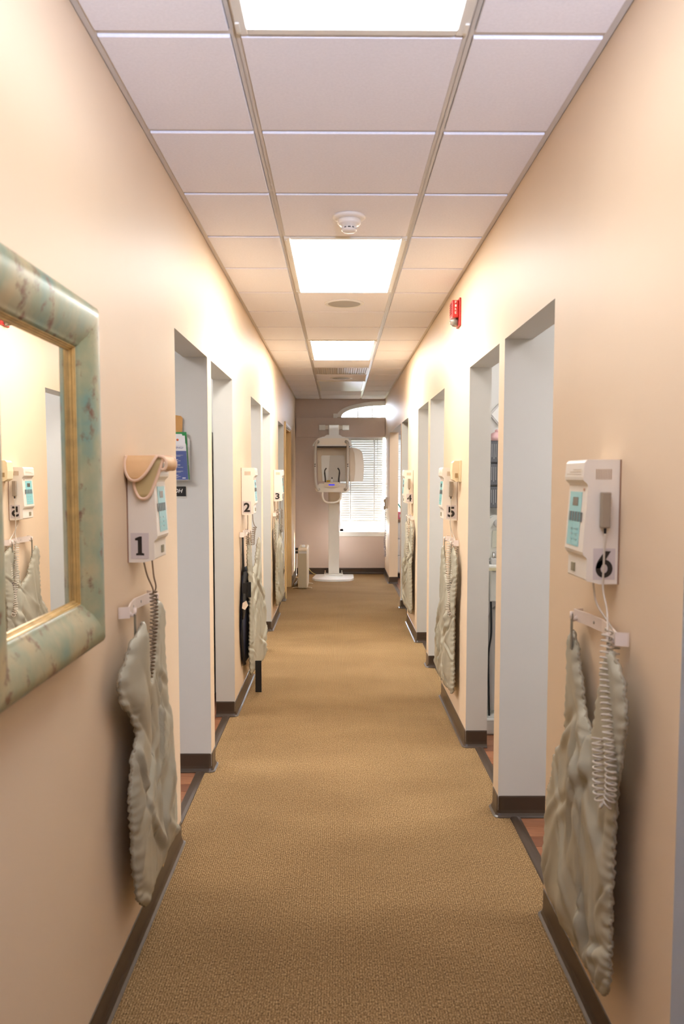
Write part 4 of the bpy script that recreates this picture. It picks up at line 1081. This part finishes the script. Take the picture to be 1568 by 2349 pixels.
# wall bracket with two cover plates
zb0, zb1 = at(765, 987, 12.5).z, at(765, 975, 12.5).z
br = MB().box(at(733, 980, 12.5).x, at(799, 980, 12.5).x, 12.49, 12.525, zb0 + 0.012, zb1 - 0.008).build('wall_bracket', MCR, e, bevel=0.003)
for a, b in ((731.5, 746), (785, 800.5)):
    MB().box(at(a, 980, 12.48).x, at(b, 980, 12.48).x, 12.475, 12.541, zb0, zb1).build('bracket_cover', MWH, br, bevel=0.004)
MB().box(at(753.5, 990, 12.2).x, at(777, 990, 12.2).x, CY - 0.12, CY + 0.05, at(765, 1000, 12.2).z, at(765, 974.5, 12.2).z).build('column_cap', MWH, e, bevel=0.008)
MB().box(at(752.6, 1140, 12.2).x, at(778.6, 1140, 12.2).x, CY - 0.085, CY + 0.05, at(765, 1156, 12.2).z, at(765, 1126, 12.2).z).build('carriage_sleeve', MBG, e, bevel=0.004)
# overhead carriage: rounded cowl with a dome
YM = 11.75
def loft(rows, name, m, par, y0, y1, bev=0.008):
    """rows of (px left, px right, py); extruded in depth"""
    left = [(at(a, p, YM).x, at(a, p, YM).z) for a, b, p in rows]; right = [(at(b, p, YM).x, at(b, p, YM).z) for a, b, p in rows]
    poly = left + right[::-1]
    return MB().prism(poly, lambda p, q, t: (p, t, q), y0, y1).build(name, m, par, bevel=bev)
loft([(749, 779, 996.5), (744, 784, 1000), (741, 787, 1006)], 'dome', MWH, e, 11.85, 12.28, 0.02)
cw_ = loft([(740, 789, 1003.5), (729, 797, 1008), (724, 802, 1013), (719, 806, 1020), (717, 807, 1024.5)], 'overhead_cowl', MWH, e, 11.52, 12.28, 0.02)
loft([(730, 798, 1007), (727, 799, 1011), (727, 799, 1021.5)], 'cowl_front', MCR, e, 11.505, 11.53, 0.003)
loft([(726, 802, 1024.5), (728, 800, 1027)], 'rotation_ring', MDK, e, 11.56, 12.15, 0.0)
# rotating arm: broad shell behind the handles, tube head on the right, lighter sensor plate
arm = loft([(727, 797, 1027), (727, 801, 1032), (727, 802.5, 1045), (728, 804, 1070), (729, 803, 1104.5)], 'rotating_arm', MBG, e, 11.80, 12.08, 0.01)
loft([(738, 757, 1044.5), (736, 757, 1048), (737, 754, 1075), (739.5, 752, 1104)], 'sensor_plate', MWH, arm, 11.785, 11.799, 0.002)
loft([(757.5, 788, 1044.5), (756, 790, 1047), (754.5, 792, 1075), (751.5, 792, 1104)], 'inner_panel', mat('inner_panel_grey', S(216, 210, 202), 0.25), arm, 11.77, 11.799, 0.003)
hd = loft([(798, 806, 1027), (798, 817, 1029), (798, 826, 1033.5), (798, 830, 1040), (799, 832.5, 1055), (800, 834, 1072), (801, 833, 1090), (802, 831.5, 1105)], 'tube_head', MCR, e, 11.62, 11.98, 0.02)
loft([(800, 808, 1029), (801, 812, 1040), (802, 814, 1065), (803, 813.5, 1085), (803, 811, 1104.5)], 'tube_head_cheek', MBG, hd, 11.605, 11.622, 0.004)
# patient handles
for (px, sgn) in ((724, -1), (797.5, 1)):
    P = [at(px + sgn * -5 if sgn < 0 else px - 4, 1013.5, 11.50), at(px + (0.5 if sgn < 0 else 0), 1017, 11.46), at(px - 1 if sgn < 0 else px - 0.5, 1035, 11.45), at(px - 1.5 if sgn < 0 else px - 0.5, 1070, 11.45),
         at(px - 0.5 if sgn < 0 else px - 1, 1100, 11.45), at(px + 2 if sgn < 0 else px - 2, 1117, 11.46), at(px + 6 if sgn < 0 else px - 6, 1122.5, 11.50)]
    h_ = MB().tube(smooth_path(P, 5), 0.018, 12).build('patient_handle', HAND, e)
    for py in (1065, 1069.5):
        c = at(px - 1.8 if sgn < 0 else px - 0.2, py, 11.432)
        MB().lathe([(0.008, 0), (0.008, 0.006)], (c.x, c.y, c.z), axis=(0, -1, 0), n=12).build('height_button', MDK, h_)
    for p in (P[0], P[-1]):
        MB().lathe([(0.022, -0.012), (0.022, 0.012)], p, axis=(0, 1, 0), n=14).build('collar', MGR, h_)
# chin rest shelf with control panel
sh = loft([(733, 795, 1109), (728, 799, 1114), (724, 801, 1121), (726, 799, 1126), (734, 792, 1128)], 'chin_shelf', MCR, e, 11.50, 11.90, 0.012)
cp = loft([(744, 777.5, 1106.5), (744, 777.5, 1114), (752, 770, 1117)], 'control_panel', MBG, e, 11.455, 11.50, 0.003)
loft([(753.7, 767.3, 1110.4), (753.7, 767.3, 1113)], 'display', mat('display_blue', S(20, 30, 210), 0.3, emit=S(20, 30, 230), estr=0.7), cp, 11.452, 11.456, 0.0)
for px in (746.5, 749.5, 770.5, 773.5):
    loft([(px - 0.9, px + 0.9, 1111.6), (px - 0.9, px + 0.9, 1113)], 'button', MGR, cp, 11.452, 11.456, 0.0)
P = [at(739.5, 1126, 11.52), at(739.5, 1138, 11.5), at(742, 1147, 11.48), at(749, 1152.5, 11.47), at(760, 1153.5, 11.46), at(771, 1152, 11.47), at(779, 1146, 11.48), at(781.5, 1138, 11.5), at(781.5, 1126, 11.52)]
MB().tube(smooth_path(P, 5), 0.0135, 12).build('grab_bar', MCR, e)
for s_, px in ((-1, 746), (1, 776.5)):
    P = [at(px, 1106, 11.56), at(px - s_ * -0.2, 1098, 11.56), at(px + s_ * 1.6, 1086, 11.56), at(px + s_ * 1.2, 1079, 11.56), at(px - s_ * 1.0, 1075.5, 11.56), at(px - s_ * 2.2, 1073.5, 11.56)]
    MB().tube(smooth_path(P, 5), [0.010] * 12 + [0.008] * 6 + [0.009] * 8, 8).build('temple_support', MDK, e)
c = at(761, 1106, 11.56)
MB().box(c.x - 0.012, c.x + 0.012, 11.55, 11.575, c.z, c.z + 0.045).build('bite_block', MWH, e, bevel=0.003)
MB().lathe([(0.007, 0), (0.007, 0.02), (0.003, 0.024)], (c.x, 11.56, c.z + 0.045), n=10).build('bite_post', MDK, e)
c = at(753, 1106, 11.60)
MB().box(c.x - 0.025, c.x + 0.022, 11.59, 11.63, c.z, c.z + 0.028).build('yellow_chin_pad', mat('pad_yellow', S(206, 166, 30), 0.5), e, bevel=0.003)
# supply cable along the floor
tag(MB().tube(smooth_path([(-0.46, 12.56, 0.11), (-0.42, 12.55, 0.05), (-0.34, 12.5, 0.008), (-0.22, 12.46, 0.008), (-0.13, 12.42, 0.012)], 8), 0.005, 6).build('floor_cable', mat('cable_yellow', S(206, 190, 120), 0.5), org=(-0.3, 12.5, 0)),
    'thin yellow cable along the floor behind the imaging machine', 'cable')

# ------------------------------------------------------------------ slim panel heater on the floor at the far left
HX0, HX1 = at(683, 1300, 10.95).x, at(705, 1300, 10.95).x; HZ = at(694, 1257, 10.95).z; HY0, HY1 = 10.95, 11.50; hm = (HX0 + HX1) / 2
HGB = mat('heater_beige', S(178, 164, 138), 0.4); HFR = mat('heater_cream', S(224, 206, 178), 0.35)
e = empty('panel_heater', (hm, (HY0 + HY1) / 2, 0), 'slim beige panel heater standing on the carpet near the far left wall', 'heater')
fr = MB().box(HX0, HX1, HY0, HY1, 0.004, HZ).build('casing', HFR, e, bevel=0.02, seg=4)
MB().box(HX0 + 0.010, HX1 - 0.012, HY0 - 0.004, HY0 + 0.02, 0.015, HZ - 0.035).build('end_panel', HGB, e, bevel=0.004)
MB().box(HX0 + 0.010, HX1 - 0.012, HY0 - 0.006, HY0 - 0.003, HZ - 0.075, HZ - 0.045).build('end_vent', MGR, e)
MB().lathe([(0.030, 0), (0.030, 0.012), (0.022, 0.030), (0.008, 0.034)], (hm, HY0 + 0.12, HZ), n=18).build('thermostat_knob', MWH, e)
for y in (HY0 + 0.06, HY1 - 0.06):
    P = [(HX0 - 0.07, y, 0.006), (HX0 - 0.07, y + 0.03, 0.006), (HX0, y + 0.03, 0.012), (HX1, y + 0.03, 0.012), (HX1 + 0.05, y + 0.02, 0.006), (HX1 + 0.05, y - 0.01, 0.006)]
    MB().tube(smooth_path(P, 4), 0.005, 6).build('wire_foot', HFR, e)
MB().tube(smooth_path([(HX0, HY0 + 0.3, 0.15), (HX0 - 0.04, HY0 + 0.25, 0.03), (HX0 - 0.07, HY0 + 0.4, 0.008), (HX0 - 0.05, HY0 + 0.9, 0.01), (XL + 0.03, 12.2, 0.03), (XL + 0.03, 12.40, 0.25), (XL + 0.03, 12.42, 0.37)], 6), 0.004, 6).build('power_cord', MWH, e)
e = empty('wall_outlet', (XL, 12.42, 0.33), 'wall outlet with black plugs behind the panel heater', 'outlet')
MB().box(XL, XL + 0.006, 12.38, 12.46, 0.33, 0.445).build('cover_plate', WHITEP, e, bevel=0.002)
for z in (0.355, 0.405): MB().box(XL + 0.006, XL + 0.05, 12.40, 12.44, z - 0.017, z + 0.017).build('plug', RUBB, e, bevel=0.004)

# ------------------------------------------------------------------ wall phone at the far right end
PHN = mat('phone_taupe', S(196, 176, 148), 0.4)
e = empty('wall_phone', (XR, 12.02, 1.02), 'beige wall phone with a long tangled cord beside the end window', 'phone')
MB().box(XR - 0.03, XR, 11.92, 12.06, 1.04, 1.20).build('phone_base', WHITEP, e, bevel=0.004)
MB().prism([(0.03, 0.0), (0.055, 0.005), (0.06, 0.04), (0.045, 0.06), (0.045, 0.10), (0.06, 0.12), (0.055, 0.155), (0.03, 0.16)], lambda p, q, t: (XR - p, t, 1.02 + q), 11.93, 11.98).build('handset', PHN, e, bevel=0.004)
path = [(XR - 0.045, 11.95, 1.03), (XR - 0.03, 11.94, 0.92), (XR - 0.035, 11.95, 0.80), (XR - 0.028, 11.94, 0.68), (XR - 0.04, 11.95, 0.56), (XR - 0.028, 11.94, 0.44), (XR - 0.035, 11.95, 0.34), (XR - 0.025, 11.97, 0.38), (XR - 0.04, 11.97, 0.50), (XR - 0.026, 11.98, 0.64), (XR - 0.04, 11.99, 0.80), (XR - 0.02, 12.0, 1.04)]
MB().tube(coil(smooth_path(path, 6), 0.012, 60, 8), 0.003, 5).build('cord', mat('cord_mauve', S(160, 148, 150), 0.5), e)

# ------------------------------------------------------------------ room beyond the second right doorway: mask boxes and delivery unit
MBX = mat('mask_box_charcoal', S(92, 92, 94), 0.5); PW = 5.08
e = empty('box_holder', (0.98, PW, 1.33), 'clear wall rack for mask boxes inside the second right doorway', 'holder')
MB().box(0.84, 1.12, PW - 0.004, PW - 0.001, 1.325, 1.76).build('back_panel', ACR, e)
for z in (1.326, 1.464, 1.602): MB().box(0.84, 1.12, PW - 0.10, PW - 0.004, z, z + 0.004).build('shelf', ACR, e)
for i, (z, lab) in enumerate(((1.331, 'lowest charcoal mask box in the clear rack through the right doorway'), (1.469, 'middle charcoal mask box in the clear rack'), (1.607, 'topmost charcoal mask box in the clear rack, below the mirror'))):
    o = empty('mask_box', (0.97, PW - 0.05, z), lab, 'box', 'charcoal mask boxes')
    MB().box(0.86, 1.10, PW - 0.098, PW - 0.008, z, z + 0.128).build('carton', MBX, o, bevel=0.002)
    MB().box(0.863, 0.888, PW - 0.0995, PW - 0.098, z + 0.004, z + 0.124).build('white_stripe', mat('stripe_pale', S(190, 190, 188), 0.5), o)
    mm = MB()
    for q in range(6): mm.box(0.915 + 0.012 * q, 0.918 + 0.012 * q, PW - 0.0995, PW - 0.0985, z + 0.02 + 0.01 * (q % 2), z + 0.11)
    mm.build('printed_text', mat('text_pale', S(170, 170, 168), 0.5), o)
e = empty('small_wall_mirror', (0.99, PW, 1.87), 'small diamond wall mirror above the mask boxes', 'mirror')
MB().prism([(0.0, -0.07), (0.06, 0.0), (0.0, 0.07), (-0.06, 0.0)], lambda p, q, t: (0.985 + p, t, 1.90 + q), PW - 0.012, PW - 0.001).build('frame', MGR, e)
MB().prism([(0.0, -0.055), (0.047, 0.0), (0.0, 0.055), (-0.047, 0.0)], lambda p, q, t: (0.985 + p, t, 1.90 + q), PW - 0.014, PW - 0.012).build('glass', MIR, e)
e = empty('pink_cap', (0.96, PW - 0.05, 1.735), 'pink rounded bundle on top of the mask boxes', 'bundle')
MB().lathe([(0.055, 0), (0.06, 0.02), (0.045, 0.045), (0.015, 0.055)], (0.965, PW - 0.055, 1.736), n=20, sy=0.6).build('pouch', mat('pouch_pink', S(200, 160, 156), 0.7, var=0.05), e)
MB().lathe([(0.012, 0.0), (0.014, 0.012), (0.006, 0.018)], (0.965, PW - 0.055, 1.788), n=12).build('knot', mat('pouch_pink', S(200, 160, 156), 0.7), e)
e = empty('dental_delivery_unit', (1.02, 4.86, 0), 'white dental delivery unit just inside the second right doorway', 'dental unit')
DW = mat('dental_white', S(214, 212, 202), 0.35)
# arm head
pl = []
for i in range(13): a = math.pi * i / 12; pl.append((0.055 * math.cos(a), 1.245 + 0.045 * math.sin(a)))
for i in range(13): a = math.pi + math.pi * i / 12; pl.append((0.055 * math.cos(a), 1.055 + 0.045 * math.sin(a)))
hdm = MB().prism(pl, lambda p, q, t: (0.945 + p, t, q), 4.86, 4.94).build('arm_head', DW, e, bevel=0.004)
for z in (1.243, 1.058): MB().lathe([(0.024, 0), (0.024, 0.012), (0.018, 0.016)], (0.945, 4.86, z), axis=(0, -1, 0), n=18).build('pivot_knob', MGR, hdm)
MB().box(0.915, 0.975, 4.855, 4.86, 1.10, 1.20).build('cover_plate', mat('cover_olive', S(196, 194, 176), 0.4), hdm)
for z in (1.115, 1.187): MB().lathe([(0.005, 0), (0.005, 0.004)], (0.945, 4.855, z), axis=(0, -1, 0), n=8).build('screw', MDK, hdm)
MB().box(0.87, 1.20, 4.74, 4.98, 0.985, 1.005).build('tray', DW, e, bevel=0.006)
MB().box(0.868, 1.202, 4.735, 4.742, 0.975, 0.992).build('tray_edge', mat('edge_yellow', S(208, 198, 160), 0.5), e)
for i in range(5):
    x = 0.90 + i * 0.055
    MB().box(x, x + 0.035, 4.80, 4.84, 1.005, 1.04).build('instrument_holder', MGR, e, bevel=0.004)
    MB().tube([(x + 0.017, 4.82, 1.02), (x + 0.017, 4.835, 1.075)], 0.006, 8).build('handpiece', NICK, e)
MB().box(0.885, 1.18, 4.76, 4.97, 0.79, 0.975).build('instrument_cabinet', DW, e, bevel=0.008)
MB().tube(smooth_path([(1.02, 4.87, 0.79), (1.0, 4.87, 0.74), (0.93, 4.86, 0.70), (0.92, 4.86, 0.5), (0.92, 4.86, 0.12)], 6), 0.028, 12).build('post', MGR, e)
MB().box(0.86, 1.10, 4.74, 4.98, 0.0, 0.10).build('floor_box', DW, e, bevel=0.012)
MB().tube(smooth_path([(0.90, 4.80, 0.80), (0.905, 4.80, 0.6), (0.89, 4.80, 0.45), (0.90, 4.80, 0.1)], 8), 0.006, 6).build('hose', RUBB, e)
e = empty('dental_chair', (1.6, 4.40, 0), 'dark dental chair base inside the second right doorway', 'dental chair')
CH = mat('chair_charcoal', S(60, 54, 52), 0.5)
MB().box(1.3, 1.9, 3.95, 4.7, 0.0, 0.12).build('base', CH, e, bevel=0.03)
MB().box(1.48, 1.72, 4.2, 4.5, 0.12, 0.45).build('lift_column', MGR, e, bevel=0.02)
MB().box(1.3, 1.9, 3.75, 4.55, 0.45, 0.58).build('seat_cushion', CH, e, bevel=0.05, seg=3)
MB().prism([(4.45, 0.55), (4.60, 0.52), (4.95, 1.10), (4.82, 1.14)], lambda p, q, t: (t, p, q), 1.32, 1.88).build('backrest', CH, e, bevel=0.04, seg=3)

# ------------------------------------------------------------------ sliver of the second left room
e = empty('equipment_cabinet', (-1.08, 5.55, 0), 'grey equipment cabinet glimpsed through the second left doorway', 'cabinet')
CG = mat('cabinet_greygreen', S(120, 122, 112), 0.5)
MB().box(-1.30, -0.86, 5.42, 5.69, 0.0, 1.82).build('carcass', CG, e, bevel=0.004)
MB().box(-1.29, -0.865, 5.41, 5.42, 1.36, 1.78).build('glass_door', mat('smoked_glass', S(70, 74, 70), 0.1), e)
MB().box(-1.29, -0.865, 5.41, 5.42, 0.06, 0.78).build('lower_door', MDK, e)
MB().box(-0.90, -0.885, 5.395, 5.41, 0.55, 0.67).build('handle', NICK, e)
MB().box(-1.27, -0.862, 5.40, 5.60, 1.24, 1.34).build('drawer_front', RUBB, e)

# ------------------------------------------------------------------ far right room: counter with boxes
e = empty('base_cabinet', (1.15, 12.3, 0), 'white drawer cabinet glimpsed through the far right doorway', 'cabinet')
MB().box(0.86, 1.46, 12.05, 12.58, 0.08, 0.84).build('carcass', WHITEP, e)
MB().box(0.88, 1.44, 12.08, 12.57, 0.0, 0.08).build('plinth', MDK, e)
for z in (0.10, 0.35, 0.60):
    d_ = MB().box(0.865, 1.455, 12.03, 12.05, z, z + 0.235).build('drawer', PLASTIC, e, bevel=0.003)
    MB().box(1.08, 1.22, 12.01, 12.03, z + 0.15, z + 0.165).build('pull', NICK, d_)
tag(MB().box(0.845, 1.48, 12.01, 12.59, 0.84, 0.875).build('worktop', mat('worktop_brown', S(150, 120, 92), 0.4, var=0.15, vscale=30), bevel=0.004, org=(1.16, 12.3, 0.84)), 'brown worktop on the white drawer cabinet in the far right room', 'worktop')
e = empty('tissue_box', (0.95, 12.2, 0.875), 'pink and white glove box on the brown worktop in the far right room', 'box')
MB().box(0.86, 1.06, 12.12, 12.26, 0.875, 0.98).build('carton', mat('carton_pink', S(226, 120, 136), 0.5), e, bevel=0.002)
MB().box(0.905, 0.98, 12.118, 12.12, 0.90, 0.945).build('window_patch', BWHT, e)
e = empty('teal_hose', (0.93, 12.2, 0.98), 'teal flexible tube arching above the pink box in the far right room', 'tube')
MB().tube(smooth_path([(0.86, 12.20, 1.13), (0.885, 12.2, 1.10), (0.92, 12.2, 1.05), (0.945, 12.2, 0.99)], 6), 0.008, 8).build('tube', mat('tube_teal', S(40, 160, 140), 0.4), e)
MB().lathe([(0.014, 0), (0.012, 0.02)], (0.945, 12.2, 0.981), n=12).build('cuff', RUBB, e)
